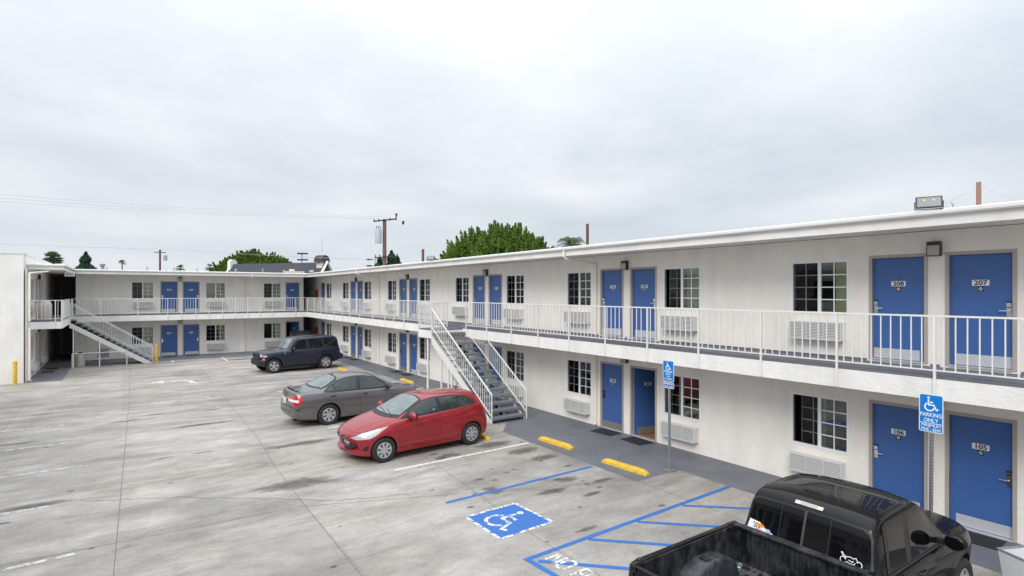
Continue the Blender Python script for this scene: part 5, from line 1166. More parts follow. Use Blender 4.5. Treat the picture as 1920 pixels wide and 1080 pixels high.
# --- black pickup ------------------------------------------------------------------
def pickup():
    t = thing('pickup_truck', 'black extended-cab pickup with an empty open bed and window stickers, closest to the camera', 'pickup truck')
    sp = dict(L=3.44, scale=1.0,
      zt=[(0, .82), (.02, .90), (.08, .97), (.2, 1.02), (.6, 1.08), (1.05, 1.13), (1.2, 1.17), (1.40, 1.33), (1.65, 1.53), (1.82, 1.645), (2.0, 1.70), (2.4, 1.735), (2.8, 1.735), (3.05, 1.715), (3.17, 1.68), (3.23, 1.62), (3.33, 1.35), (3.40, 1.15), (3.44, 1.10)],
      zs=[(0, .70), (.08, .88), (.3, .96), (1.1, 1.03), (1.5, 1.06), (3.44, 1.06)],
      zl=[(0, .50), (.05, .42), (.3, .38), (3.44, .38)],
      w=[(0, .70), (.06, .77), (.25, .85), (.6, .90), (1.1, .92), (3.3, .925), (3.42, .915), (3.44, .90)],
      wr=[(0, .6), (1.2, .78), (1.8, .71), (2.6, .715), (3.2, .725), (3.44, .76)],
      bow=[(0, .26), (.3, .20), (1.1, .14), (1.8, .10), (2.3, 0), (3.0, 0), (3.2, -.03), (3.44, -.03)])
    B = Body(sp, None); P = M['black_paint']
    B.mesh('cab', [P, M['black']], t, [(.93, .38, .42, .3)])
    for sd, v in ((1, 'L'), (-1, 'R')):
        B.patch('window_seal', [(1.44, 1.10), (1.50, 1.22), (1.84, 1.55), (2.0, 1.625), (2.40, 1.64), (2.95, 1.635), (3.05, 1.60), (3.12, 1.12)], M['black_trim'], t, v, .006)
        B.patch('side_window', [(1.50, 1.12), (1.56, 1.22), (1.86, 1.52), (2.0, 1.60), (2.38, 1.615), (2.47, 1.12)], M['truckglass'], t, v, .007)
        B.patch('rear_side_window', [(2.60, 1.13), (2.53, 1.615), (2.92, 1.61), (2.98, 1.58), (3.04, 1.13)], M['truckglass'], t, v, .007, )
        B.seam('door_gap', [[(1.36, 1.04), (1.36, .5), (1.40, .42)], [(2.50, 1.66), (2.54, 1.04), (2.54, .42)]], t, v, .012, M['black'])
        B.seam('door_belt', [[(1.42, 1.075), (3.1, 1.10)]], t, v, .022, M['black_trim'], .006)
        B.seam('roof_gutter', [[(2.0, 1.665), (2.5, 1.68), (3.0, 1.668)]], t, v, .012, M['black_trim'], .006)
        B.patch('headlight', [(.12, .80), (.14, .92), (.32, .93), (.33, .80)], M['headlamp'], t, v, .005, .04)
        handle_part(B, 2.36, .96, sd, t, M['black_trim'])
        p = B.at(1.62, 1.10, sd); q = MB(); q.lathe([(.001, -.05), (.09, -.048), (.115, -.02), (.118, .02), (.10, .06), (.06, .085), (.001, .09)], 20, axis='y')
        q.v = [(p.x + b * .9, p.y + side_shift + a * 1.05, p.z + .07 + c * .82) for (a, b, c) in q.v for side_shift in (sd * .19,)]
        mr = q.build('mirror', P, t, smooth=True, angle=60); MB().bar((p.x, p.y - sd * .03, p.z + .03), (p.x, p.y + sd * .12, p.z + .05), .07, .06).build('mirror_arm', M['black_trim'], mr)
        g_ = MB(); g_.lathe([(.001, .0), (.10, 0)], 20, axis='y'); g_.v = [(p.x + .082, p.y + sd * .19 + a * 1.0, p.z + .07 + c * .78) for (a, b, c) in g_.v]; g_.build('mirror_glass', M['truckglass'], mr)
        wheel(t, .93, sd * .80, .36, .36, .23, sd, (5, .14, .2)); 
    for sd in (1, -1): wheel(t, 4.28, sd * .80, .36, .36, .23, sd, (5, .14, .2))
    B.patch('windscreen', [(1.28, 0), (1.31, .35), (1.42, .70), (1.78, .60), (1.86, .3), (1.87, 0), (1.86, -.3), (1.78, -.60), (1.42, -.70), (1.31, -.35)], M['truckglass'], t, 'T', .006)
    # rear glass: seal, panes, frame bars
    B.patch('rear_window_seal', [(-.78, 1.13), (.78, 1.13), (.735, 1.50), (.71, 1.56), (.65, 1.595), (.3, 1.615), (-.3, 1.615), (-.65, 1.595), (-.71, 1.56), (-.735, 1.50)], M['black_trim'], t, 'B', .004)
    rw = B.patch('rear_window', [(-.755, 1.15), (.755, 1.15), (.715, 1.49), (.69, 1.54), (.63, 1.575), (.3, 1.595), (-.3, 1.595), (-.63, 1.575), (-.69, 1.54), (-.715, 1.49)], M['truckglass'], t, 'B', .009)
    B.seam('window_slider', [[(-.30, 1.17), (-.295, 1.59)], [(.30, 1.17), (.295, 1.59)]], t, 'B', .012, M['black_trim'], .014); B.seam('slider_bar', [[(0, 1.17), (0, 1.60)]], t, 'B', .032, M['slider'], .018); B.seam('slider_sill', [[(-.31, 1.19), (.31, 1.19)]], t, 'B', .045, M['slider'], .016)
    bl = B.patch('brake_light', [(-.17, 1.642), (.17, 1.642), (.17, 1.672), (-.17, 1.672)], M['clear_dull'], t, 'B', .012); B.patch('brake_light_reflector', [(-.10, 1.647), (.10, 1.647), (.10, 1.673), (-.10, 1.673)], M['reflector'], bl, 'B', .015)
    # stickers. looking forwards from behind, +y is the right hand side in this car frame -> far side from the camera is local -y
    fy = -1
    ck = B.patch('sticker', [(fy * .73, 1.19), (fy * .37, 1.175), (fy * .37, 1.215), (fy * .44, 1.225), (fy * .50, 1.26), (fy * .56, 1.295), (fy * .71, 1.30)], M['plate_white'], t, 'B', .012, .04)
    for k, (a, b) in enumerate(((.65, 1.28), (.61, 1.28), (.63, 1.26), (.59, 1.26), (.61, 1.24), (.57, 1.24), (.64, 1.235), (.60, 1.22))): B.patch('sticker_check', [(fy * a, b), (fy * (a - .018), b), (fy * (a - .018), b - .018), (fy * a, b - .018)], M['black'], ck, 'B', .015, .1)
    el = [(fy * .545 + .055 * cos(x), 1.262 + .02 * sin(x)) for x in [2 * pi * i / 16 for i in range(16)]]; B.patch('sticker_oval', el, M['orange'], ck, 'B', .017, .1)
    el = [(fy * .435 + .035 * cos(x), 1.228 + .02 * sin(x)) for x in [2 * pi * i / 16 for i in range(16)]]; B.patch('sticker_oval', el, M['sticker_blue'], ck, 'B', .017, .1)
    B.patch('sticker_text', [(fy * .59, 1.222), (fy * .50, 1.218), (fy * .50, 1.203), (fy * .59, 1.207)], M['sticker_pink'], ck, 'B', .017, .1); B.patch('sticker_dot', [(fy * .395, 1.205), (fy * .375, 1.205), (fy * .375, 1.185), (fy * .395, 1.185)], M['tail_red'], ck, 'B', .017, .1)
    # motorcycle outline decal
    mo = [[(.07 * cos(a) * 1.0, .0 + .045 * sin(a)) for a in [2 * pi * i / 14 for i in range(15)]]]
    def dec(pts, cy_, cz_): return [(cy_ + a, cz_ + b) for a, b in pts]
    moto = [dec([(.033 * cos(a), .033 * sin(a)) for a in [R(40 + 290 * i / 12) for i in range(13)]], .475, 1.225), dec([(.033 * cos(a), .033 * sin(a)) for a in [R(-150 + 290 * i / 12) for i in range(13)]], .635, 1.215),
            [(.455, 1.30), (.475, 1.275), (.50, 1.262), (.54, 1.272), (.575, 1.262), (.60, 1.275), (.61, 1.262), (.625, 1.235)], [(.455, 1.30), (.445, 1.295), (.475, 1.255), (.50, 1.235)], [(.505, 1.215), (.54, 1.205), (.59, 1.205), (.60, 1.225)], [(.53, 1.235), (.57, 1.225), (.58, 1.24)]]
    B.seam('motorcycle_decal', moto, t, 'B', .008, M['plate_white'], .013)
    # bonnet seams
    B.seam('bonnet_gap', [[(.28, .62), (.7, .74), (1.2, .79)], [(.28, -.62), (.7, -.74), (1.2, -.79)]], t, 'T', .010, M['black'])
    p = B.bvh.ray_cast(Vector((1.12, .80, 5)), Vector((0, 0, -1)))[0]; MB().tube([p, p + Vector((.0, .0, .06))], .014, 8).build('antenna_base', M['black_trim'], t); MB().tube([p, p + Vector((0.01, 0, .86))], [.004, .0022], 6).build('antenna', M['black'], t)
    # ---- bed
    X0, X1, HW, ZT, ZF = 3.47, 5.49, .905, 1.245, .76
    for sd in (1, -1):
        ms = MB(); prof = [(.90, .42), (.918, .60), (.92, .85), (.905, 1.05), (.885, 1.21), (.875, ZT), (.845, ZT + .012), (.80, ZT + .008), (.79, ZT - .01), (.79, ZT - .05), (.835, ZT - .06), (.835, .42)]
        secs = [(X0, 1), (X0 + .02, 1), (X1 - .25, 1), (X1 - .08, .99), (X1 - .02, .97), (X1, .94)]; i0 = 0; n = len(prof)
        for x, f in secs: ms.v += [(x, sd * y * f, z if z < ZT - .08 else z - (.0 if f == 1 else (1 - f) * .25)) for y, z in prof]
        for a in range(len(secs) - 1):
            for b in range(n): ms.f.append((a * n + b, a * n + (b + 1) % n, (a + 1) * n + (b + 1) % n, (a + 1) * n + b)); ms.m.append(0)
        ms.f.append(tuple(range(n))); ms.m.append(0); ms.f.append(tuple((len(secs) - 1) * n + j for j in range(n))); ms.m.append(0)
        sidep = ms.build('bed_side', P, t, smooth=True, angle=40)
        for x in (X0 + .10, X1 - .20): MB().box((x, sd * .815, ZT + .006), (x + .07, sd * .86, ZT + .0145)).build('stake_pocket', M['black'], sidep)
        # liner: inner skin with a scuffed surface
        ml = MB(); ml.box((X0 + .05, sd * .775, ZF), (X1 - .07, sd * .792, ZT - .03)); ml.box((X0 + .05, sd * .775, ZT - .03), (X1 - .07, sd * .80, ZT - .008)); ml.build('bed_liner_side', M['liner'], t)
        # wheel hump
        hm = MB(); P_ = [(-.50, 0)] + [(-.42 * cos(pi * k / 14) * 1.05, .10 + .20 * sin(pi * k / 14)) for k in range(15)] + [(.50, 0)]
        m_ = len(P_); y0, y1 = sd * .775, sd * .545; cxh = 4.28
        hm.v = [(cxh + x, y0, ZF + z) for x, z in P_] + [(cxh + x * .98, y1 + sd * .03, ZF + z) for x, z in P_] + [(cxh + x * .93, y1, ZF + max(0, z - .03)) for x, z in P_]
        for k in range(m_ - 1):
            hm.f.append((k, k + 1, m_ + k + 1, m_ + k)); hm.m.append(0); hm.f.append((m_ + k, m_ + k + 1, 2 * m_ + k + 1, 2 * m_ + k)); hm.m.append(0)
        hm.f.append(tuple(2 * m_ + k for k in range(m_))); hm.m.append(0); hmp = hm.build('wheel_hump', M['liner_light'], t, smooth=True, angle=50)
        MB().box((cxh - .10, min(sd * .6, sd * .72), ZF + .298), (cxh + .12, max(sd * .6, sd * .72), ZF + .304)).build('hump_panel', M['liner'], hmp)
    fl_ = MB(); fl_.box((X0 + .04, -.79, ZF - .03), (X1 - .05, .79, ZF))
    fl_.build('bed_floor', M['liner_floor'], t); fr_ = MB()
    for k in range(19): yy = -.74 + k * .0822; fr_.box((X0 + .1, yy - .02, ZF + .0005), (X1 - .1, yy + .02, ZF + .014))
    fr_.build('floor_ribs', M['liner_floor'], t, bevel=.004)
    hb = MB(); hb.box((X0, -.83, .60), (X0 + .045, .83, ZT - .005)); hb.box((X0 - .01, -.84, ZT - .03), (X0 + .10, .84, ZT + .004)); hbo = hb.build('headboard', M['liner'], t, bevel=.008); rb = MB()
    for k in range(24): yy = -.74 + k * .0644; rb.box((X0 + .045, yy - .016, ZF), (X0 + .058, yy + .016, ZT - .05))
    rb.build('headboard_ribs', M['liner'], hbo, bevel=.004)
    tg = MB(); tg.box((X1 - .07, -.80, .55), (X1 - .012, .80, ZT - .006)); tgo = tg.build('tailgate', P, t, bevel=.015); MB().box((X1 - .085, -.79, ZF), (X1 - .071, .79, ZT - .02)).build('tailgate_liner', M['liner'], tgo)
    MB().box((X1 - .02, -.86, .42), (X1 + .12, .86, .60)).build('rear_bumper', M['black_trim'], t, bevel=.02)
    for sd in (1, -1): MB().box((X1 - .06, sd * .76 if sd < 0 else .80, .80), (X1 + .006, sd * .80 if sd < 0 else .86, 1.12)).build('tail_light', M['tail_red'], t)
    MB().box((.5, -.6, .3), (5.3, .6, .55)).build('chassis', M['black'], t)
    return t
M['truckglass'] = mat('tinted_truck_glass', (.004, .004, .005), .03, 0, spec=.3, coat=.0); M['slider'] = mat('slider_frame', (.05, .052, .06), .35); M['clear_dull'] = mat('yellowed_lens', (.60, .56, .46), .3); M['reflector'] = mat('reflector', (.42, .38, .34), .3)
M['orange'] = mat('orange_sticker', (.85, .25, .02), .5); M['sticker_blue'] = mat('pale_sticker', (.45, .52, .72), .5); M['sticker_pink'] = mat('pink_sticker', (.75, .45, .45), .5)
def liner(name, c, scr):
    m, t, p = newmat(name); nd = t.nodes.new; ln = t.links.new; co = nd('ShaderNodeTexCoord'); mp = nd('ShaderNodeMapping'); mp.inputs['Scale'].default_value = (1, 1, .6); ln(co.outputs['Object'], mp.inputs[0])
    a = nd('ShaderNodeTexNoise'); a.inputs['Scale'].default_value = 5; a.inputs['Detail'].default_value = 9; a.inputs['Roughness'].default_value = .75; ln(mp.outputs[0], a.inputs[0])
    r = nd('ShaderNodeValToRGB'); ln(a.outputs[0], r.inputs[0]); r.color_ramp.elements[0].position = .44; r.color_ramp.elements[0].color = (*c, 1); r.color_ramp.elements[1].position = .80; r.color_ramp.elements[1].color = (*scr, 1)
    ln(r.outputs[0], p.inputs['Base Color']); p.inputs['Roughness'].default_value = .42; p.inputs['Specular IOR Level'].default_value = .4; return m
M['liner'] = liner('bed_liner', (.007, .007, .008), (.10, .105, .12)); M['liner_light'] = liner('scuffed_liner', (.022, .024, .028), (.10, .11, .13)); M['liner_floor'] = liner('scratched_floor', (.015, .015, .017), (.30, .31, .33))
truck = pickup(); truck.rotation_euler.z = pi; truck.location = (10.17, 3.54, 0)
can = thing('drink_can', 'small blue and yellow drink can lying in the pickup bed', 'can', (6.42, 4.14, .808)); can.rotation_euler = (0, 0, R(25))
MB().tube([(-.06, 0, 0), (-.052, 0, 0), (.03, 0, 0)], [.026, .033, .033], 14).build('can_body', mat('can_blue', (.35, .55, .62), .25, .7), can, smooth=True); MB().tube([(.03, 0, 0), (.055, 0, 0), (.062, 0, 0)], [.033, .033, .026], 14).build('can_end', mat('can_yellow', (.75, .62, .10), .3, .4), can, smooth=True)

# housekeeping cart at the near right edge
ct = thing('laundry_cart', 'white cloth laundry cart with a steel tube rim at the lower right edge', 'cart', (10.22, 2.02, 0), R(-25))
mb = MB(); a, b, h0, h1 = .42, .30, .20, .74
mb.v = [(-a * .85, -b * .85, h0), (a * .85, -b * .85, h0), (a * .85, b * .85, h0), (-a * .85, b * .85, h0), (-a, -b, h1), (a, -b, h1), (a, b, h1), (-a, b, h1), (-a * .82, -b * .82, h0 + .03), (a * .82, -b * .82, h0 + .03), (a * .82, b * .82, h0 + .03), (-a * .82, b * .82, h0 + .03)]
mb.f = [(0, 3, 2, 1), (0, 1, 5, 4), (1, 2, 6, 5), (2, 3, 7, 6), (3, 0, 4, 7), (8, 9, 5, 4), (9, 10, 6, 5), (10, 11, 7, 6), (11, 8, 4, 7), (8, 11, 10, 9)]; mb.m = [0] * 10; mb.build('bag', mat('white_canvas', (.66, .67, .70), .85, bump=.4, bscale=30), ct)
MB().tube([(-a, -b, h1), (a, -b, h1), (a, b, h1), (-a, b, h1), (-a, -b, h1)], .016, 8).build('rim', M['galv'], ct, smooth=True)
for x in (-.3, .3):
    for y in (-.2, .2): mb = MB(); mb.lathe([(.001, -.015), (.05, -.015), (.05, .015), (.001, .015)], 14, axis='y', c=(x, y, .05)); mb.bar((x, y, .05), (x, y, .24), .02); mb.build('caster', M['black'], ct)

# ================================================================== BACKGROUND
def D(px, d, z=0):
    """ground position at image column px and depth d from the camera"""
    yaw = R(YAW); u = (px - 960) / 1045; return Vector((d * (sin(yaw) + u * cos(yaw)), d * (cos(yaw) - u * sin(yaw)), z))
def leaf_cloud(name, C, size, m, parent, up=.0, aspect=.55):
    C = np.asarray(C); n = len(C); v = rng.normal(size=(n, 3)); v[:, 2] = v[:, 2] * (1 - up) + up * np.abs(v[:, 2]) * 1.5; a = v / np.linalg.norm(v, axis=1)[:, None]
    q = rng.normal(size=(n, 3)); b = np.cross(a, q); b /= np.linalg.norm(b, axis=1)[:, None]; s = size * rng.uniform(.6, 1.3, (n, 1))
    P = np.stack([C - a * s, C + b * s * aspect, C + a * s, C - b * s * aspect], 1).reshape(-1, 3)
    me = bpy.data.meshes.new(name); me.vertices.add(n * 4); me.vertices.foreach_set('co', P.ravel()); me.loops.add(n * 4); me.loops.foreach_set('vertex_index', np.arange(n * 4, dtype=np.int32)); me.polygons.add(n); me.polygons.foreach_set('loop_start', np.arange(n, dtype=np.int32) * 4); me.polygons.foreach_set('loop_total', np.full(n, 4, dtype=np.int32)); me.update(calc_edges=True); me.validate()
    me.materials.append(m); o = bpy.data.objects.new(name, me); col.objects.link(o); o.parent = parent; return o
def tree(label, pos, rad, h, crown_h, ntuft, nleaf, lsize, m=None, tuft=.55, grp='leafy trees beyond the roofs'):
    t = thing('leafy_tree', label, 'tree', tuple(pos), 0, grp); base = h - crown_h
    tr = MB(); tr.tube([(0, 0, 0), (.05, .05, base * .6), (0, .1, base + crown_h * .3)], [.38, .28, .18], 10)
    for k in range(9): a = 2 * pi * k / 9; r_ = rad * .62; tr.tube([(0, 0, base * .7), (r_ * .4 * cos(a), r_ * .4 * sin(a), base + crown_h * .2), (r_ * cos(a), r_ * sin(a), base + crown_h * .5)], [.16, .09, .03], 6)
    tr.build('trunk', M['bark'], t, smooth=True)
    pts = []
    lobes = [(rng.uniform(-1, 1), rng.uniform(-1, 1), rng.uniform(0, 1)) for _ in range(7)]
    for i in range(ntuft):
        th = rng.uniform(0, 2 * pi); ph = math.acos(rng.uniform(-.35, 1)); rr = rng.uniform(.72, 1.0) ** .6
        bump = 1 + .13 * sin(3 * th + 1.3) * sin(2.5 * ph) + .08 * sin(7 * th) + rng.normal() * .04
        d = np.array([sin(ph) * cos(th) * rad, sin(ph) * sin(th) * rad, cos(ph) * crown_h * .62]) * bump * rr; c = d + np.array([0, 0, base + crown_h * .38])
        # upward pointing tuft
        k = nleaf; u = rng.uniform(0, 1, k); w_ = (1 - u) ** .7 * tuft * .55; an = rng.uniform(0, 2 * pi, k); outd = d / np.linalg.norm(d); ax = outd * .55 + np.array([0, 0, .9]); ax /= np.linalg.norm(ax)
        e1 = np.cross(ax, [1, .3, 0]); e1 /= np.linalg.norm(e1); e2 = np.cross(ax, e1); rd = w_ * np.sqrt(rng.uniform(0, 1, k))
        pts.append(c + ax * (u * tuft * 1.7 - .3)[:, None] + e1 * (rd * np.cos(an))[:, None] + e2 * (rd * np.sin(an))[:, None])
    leaf_cloud('crown', np.concatenate(pts), lsize, m or M['leaf'], t, .25); return t
tree('large dense bright green tree rising behind the right wing roof', D(940, 46), 5.3, 9.3, 6.9, 2300, 95, .085, tuft=.46)
tree('broad green tree behind the dark shingled roof', D(478, 88), 6.2, 10.2, 7.0, 900, 80, .15)
tree('smaller green tree at right end of the clump behind the dark roof', D(530, 92), 2.4, 9.4, 5.4, 160, 60, .19)
tree('low green tree left of the dark roof clump', D(430, 95), 3.2, 9.4, 6, 220, 60, .2)
tree('small round green tree beyond the back wing near the far pole', D(293, 120), 2.6, 8.4, 5, 60, 50, .22, M['leaf2']); tree('small round green tree right of the far pole', D(316, 118), 2.4, 8.2, 5, 60, 50, .22, M['leaf2'])
tree('distant green tree behind the back wing roof between palms', D(372, 130), 2.0, 8.0, 5, 50, 50, .22, M['leaf2']); tree('small distant tree just right of the roof ridge tower', D(620, 90), 1.5, 7.9, 5, 50, 50, .16, M['leaf2']); tree('tiny distant tree between the ridge tower and utility pole', D(649, 120), 1.0, 8.6, 4, 30, 50, .2, M['leaf2'])
def conifer(label, pos, h, rad, z0=1.5, n=5200):
    t = thing('conifer', label, 'tree', tuple(pos), 0, 'dark conifers beyond the roofs'); MB().tube([(0, 0, 0), (0, 0, h * .9)], [.22, .05], 8).build('trunk', M['bark'], t)
    u = rng.uniform(0, 1, n) ** .8; z = z0 + (h - z0) * u; an = rng.uniform(0, 2 * pi, n); lay = 1 + .28 * np.sin(z * 5) + .15 * np.sin(an * 3 + z * 2); r_ = rad * (1 - u) ** .75 * lay * np.sqrt(rng.uniform(.15, 1, n)); C = np.stack([r_ * np.cos(an), r_ * np.sin(an), z - r_ * .25], 1)
    leaf_cloud('crown', C, .13 * rad / 1.6, M['conifer'], t); return t
conifer('dark conifer behind the left end of the back wing roof', D(161, 78), 9.9, 2.5, 2.5, 6500); conifer('tall narrow conifer just right of the utility pole', D(734, 74), 9.8, 2.3); conifer('low bushy conifer behind the utility pole base', D(712, 76), 9.0, 2.8, 1.5, 5000); conifer('small conifer right of the tall narrow one', D(745, 73), 9.0, 2.4, 1.5, 5000)
def palm(label, pos, h, fl, n=26, ll=.55, feather=True, trunk=.18, m='frond', dead=True, grp='palm trees beyond the roofs'):
    t = thing('palm_tree', label, 'palm tree', tuple(pos), 0, grp); MB().tube([(0, 0, 0), (.05, .02, h * .5), (0, 0, h)], [trunk * 1.3, trunk, trunk * .9], 10).build('trunk', M['bark'], t, smooth=True)
    mb = MB(); md = MB()
    for i in range(n):
        a = i * 2.4 + rng.uniform(-.2, .2); el = rng.uniform(-.35, 1.45); P_ = []; L_ = fl * rng.uniform(.8, 1.1)
        for k in range(9):
            s_ = k / 8; drop = (s_ ** 2.4) * L_ * (.30 if not feather else .55); P_.append(Vector((cos(a) * cos(el) * s_ * L_, sin(a) * cos(el) * s_ * L_, h + sin(el) * s_ * L_ - drop)))
        mb.tube(P_, .012 + fl * .004, 4)
        if feather:
            for k in range(1, 9):
                for sgn in (-1, 1):
                    for f2 in (0, .5):
                        p = P_[k - 1].lerp(P_[k], f2); d = (P_[k] - P_[k - 1]).normalized(); sd = d.cross(Vector((0, 0, 1))).normalized() * sgn; l_ = ll * (1 - abs(k / 8 - .45)) ; tip = p + sd * l_ * .8 + d * l_ * .5 - Vector((0, 0, l_ * .45)); w_ = d * .05 * fl / 2; mb.face([p - w_ / 2, p + w_ / 2, tip])
        else:
            c = P_[5]; d = (P_[6] - P_[4]).normalized(); sd = d.cross(Vector((0, 0, 1))); sd = sd.normalized() if sd.length > .01 else Vector((1, 0, 0)); 
            for k in range(11): an = (k - 5) * .27; dr = d * cos(an) + sd * sin(an); tip = c + dr * ll - Vector((0, 0, .12 * ll)); w_ = dr.cross(d.cross(sd)).normalized() * .06 * ll; mb.face([c, c + dr * ll * .5 + w_, tip, c + dr * ll * .5 - w_])
    mb.build('crown', M[m], t)
    if dead:
        for k in range(60): a = rng.uniform(0, 2 * pi); r_ = rng.uniform(.1, .5) * fl * .6; z = h - rng.uniform(.1, .45) * fl; md.face([(0, 0, h - .1), (cos(a) * r_, sin(a) * r_, z), (cos(a + .2) * r_, sin(a + .2) * r_, z)])
        md.build('dry_skirt', M['deadfrond'], t)
    return t
palm('feathery palm beside the big tree behind the right wing', D(1072, 40), 7.75, 1.35, 30, .6, True)
palm('bushy fan palm above left end of the roof', D(99, 62), 8.0, .85, 70, .6, False, .22); palm('short fan palm at far left behind the roof', D(75, 66), 7.6, .65, 26, .45, False, .15)
palm('slender distant fan palm above the back wing roof', D(229, 100), 9.6, .55, 26, .42, False, .10); palm('distant palm behind the roof right of the far pole', D(338, 105), 8.8, .8, 24, .5, False, .12); palm('distant spiky palm left of the dark roof', D(393, 100), 8.7, .8, 20, .5, False, .12)

# dark shingled building with ornamental gables, beyond the back wing
db = thing('tiled_roof_building', 'building with a long dark shingled roof and upturned pale gable ornaments beyond the back wing', 'building')
p0 = D(437, 70); p1 = D(612, 66); ax = (p1 - p0); Lb = ax.length; a_ = math.atan2(ax.y, ax.x); db.location = (p0.x, p0.y, 0); db.rotation_euler.z = a_
ZRG, ZEV, HWb = 7.85, 5.9, 1.9
mb = MB(); mb.box((.3, -1.5, 0), (Lb - .3, 1.5, ZEV)); mb.build('wall', M['cream'], db)
mb = MB(); n = 8
prof = [(-HWb + HWb * k / n, ZEV - .1 + (ZRG - ZEV + .1) * (k / n) ** 1.35) for k in range(n + 1)]; prof = prof + [(-y, z) for y, z in prof[-2::-1]]
for k in range(len(prof) - 1): (y0, z0), (y1, z1) = prof[k], prof[k + 1]; mb.face([(0, y0, z0), (Lb, y0, z0), (Lb, y1, z1), (0, y1, z1)]); mb.face([(0, y0, z0 - .12), (0, y1, z1 - .12), (Lb, y1, z1 - .12), (Lb, y0, z0 - .12)])
mb.face([(0, y, z) for y, z in prof]); mb.face([(Lb, y, z) for y, z in prof]); mb.build('roof', M['shingle'], db)
for xe in (-.25, Lb - .02):
    mb = MB(); out_ = [(y * 1.02, z + .0) for y, z in prof]; top_ = [(y * 1.02, z + (.16 + .2 * (abs(y) / HWb) ** 3)) for y, z in prof]
    for k in range(len(prof) - 1): 
        A = [(xe, *out_[k]), (xe, *out_[k + 1]), (xe, *top_[k + 1]), (xe, *top_[k])]; mb.face(A); mb.face([(x + .27, y, z) for x, y, z in A]); mb.face([A[3], A[2], (xe + .27, *top_[k + 1]), (xe + .27, *top_[k])])
    mb.build('gable_ornament', M['white'], db)
mb = MB(); mb.box((-.35, -.55, ZRG - 2.0), (.1, .55, ZRG + .35)); mb.box((-.42, -.3, ZRG + .3), (.12, .3, ZRG + .55)); mb.build('finial', M['white'], db)
# ridge turret
mb = MB(); cx_ = Lb * .955; mb.box((cx_ - .40, -.5, ZRG - .8), (cx_ + .40, .5, ZRG + .15)); mb.build('turret_wall', M['cream'], db)
mb = MB(); pr = [(-.8, ZRG + .0), (-.75, ZRG + .4), (-.45, ZRG + .75), (0, ZRG + .85), (.45, ZRG + .75), (.75, ZRG + .4), (.8, ZRG + .0)]
mb.v = [(cx_ - .55, y, z) for y, z in pr] + [(cx_ + .55, y, z) for y, z in pr]; k_ = len(pr); mb.f = [tuple(range(k_)), tuple(k_ + j for j in reversed(range(k_)))] + [(j, (j + 1) % k_, k_ + (j + 1) % k_, k_ + j) for j in range(k_)]; mb.m = [0] * len(mb.f); tr_ = mb.build('turret_roof', M['shingle'], db); MB().tube([(cx_, 0, ZRG + 1.3), (cx_, 0, ZRG + 2.5)], .03, 6).build('spike', M['steel_grey'], tr_)
mb = MB(); q = D(551, 60); db2 = thing('roof_box', 'cream stucco chimney box in front of the dark roof', 'chimney', (q.x, q.y, 0)); mb.box((-.95, -.6, 0), (.95, .6, 6.55)); mb.build('shaft', M['cream'], db2); mb = MB(); mb.tube([(-.2, 0, 6.55), (-.2, 0, 6.78)], .28, 10); mb.build('cap', M['cream'], db2)

# poles and wires
def pole(name, label, pos, h, r, m, cat='pole', grp=None):
    t = thing(name, label, cat, tuple(pos), 0, grp); MB().tube([(0, 0, 0), (0, 0, h)], [r * 1.2, r], 12).build('shaft', m, t, smooth=True); return t
up = pole('utility_pole', 'tall brown wooden utility pole with crossarms and a grey transformer', D(721, 58), 11.9, .19, M['wood_pole'], 'utility pole')
arm_dir = Vector((.93, -.36, 0))
def P3(s_, z, t_=0): v = arm_dir * s_ + Vector((-arm_dir.y, arm_dir.x, 0)) * t_; return (v.x, v.y, z)
ca = MB().bar(P3(-1.15, 11.62, -.2), P3(1.25, 11.95, -.2), .12, .13).build('crossarm', M['bronze'], up); mb = MB()
for s_ in (-1.05, -.6, .55, 1.15): mb.tube([P3(s_, 11.7 + .1 * s_, -.2), P3(s_, 11.98 + .13 * s_, -.2)], .06, 8)
mb.build('insulators', M['bronze'], ca); mb = MB(); mb.tube([P3(1.2, 12.1, -.2), P3(1.2, 12.5, -.2)], [.05, .14], 8); mb.tube([P3(1.9, 11.4, -.2), P3(1.9, 11.75, -.2)], .13, 8); mb.build('cutout_fuses', M['bronze'], ca)
ca2 = MB().bar(P3(-1.0, 7.85, -.2), P3(1.35, 8.1, -.2), .12, .13).build('crossarm', M['bronze'], up); mb = MB()
for s_ in (-.9, -.5, .7, 1.0, 1.3): mb.tube([P3(s_, 7.95 + .06 * s_, -.2), P3(s_, 8.25 + .06 * s_, -.2)], .055, 8)
mb.build('insulators', M['bronze'], ca2)
mb = MB(); mb.lathe([(.001, 9.35), (.30, 9.35), (.33, 9.45), (.33, 10.75), (.28, 10.85), (.001, 10.9)], 20, c=P3(-.62, 0, -.25)[:2] + (0,)); trf = mb.build('transformer', M['steel_grey'], up, smooth=True); mb = MB()
for s_ in (-.8, -.62, -.45): mb.tube([P3(s_, 10.85, -.25), P3(s_, 11.15, -.25)], .035, 6)
mb.build('bushings', M['bronze'], trf)
U = Vector(up.location)
def wire(label, pts, r=.012, sag=.0, grp='overhead wires', wiggle=None):
    P_ = []
    for a, b in zip(pts[:-1], pts[1:]):
        a, b = Vector(a), Vector(b)
        for k in range(12): s_ = k / 12; P_.append(a.lerp(b, s_) - Vector((0, 0, 4 * sag * s_ * (1 - s_))))
    P_.append(Vector(pts[-1])); return tag(MB().tube(P_, r, 5).build('overhead_wire', M['wire'], None), label, 'wire', grp)
def Z(px, py, d): v = D(px, d); v.z = 4.3 + (548 - py) / 1045 * d; return v
wp = [U + Vector(P3(s_, 12.05 + .13 * s_, -.2)) for s_ in (-1.05, -.6, .55)]
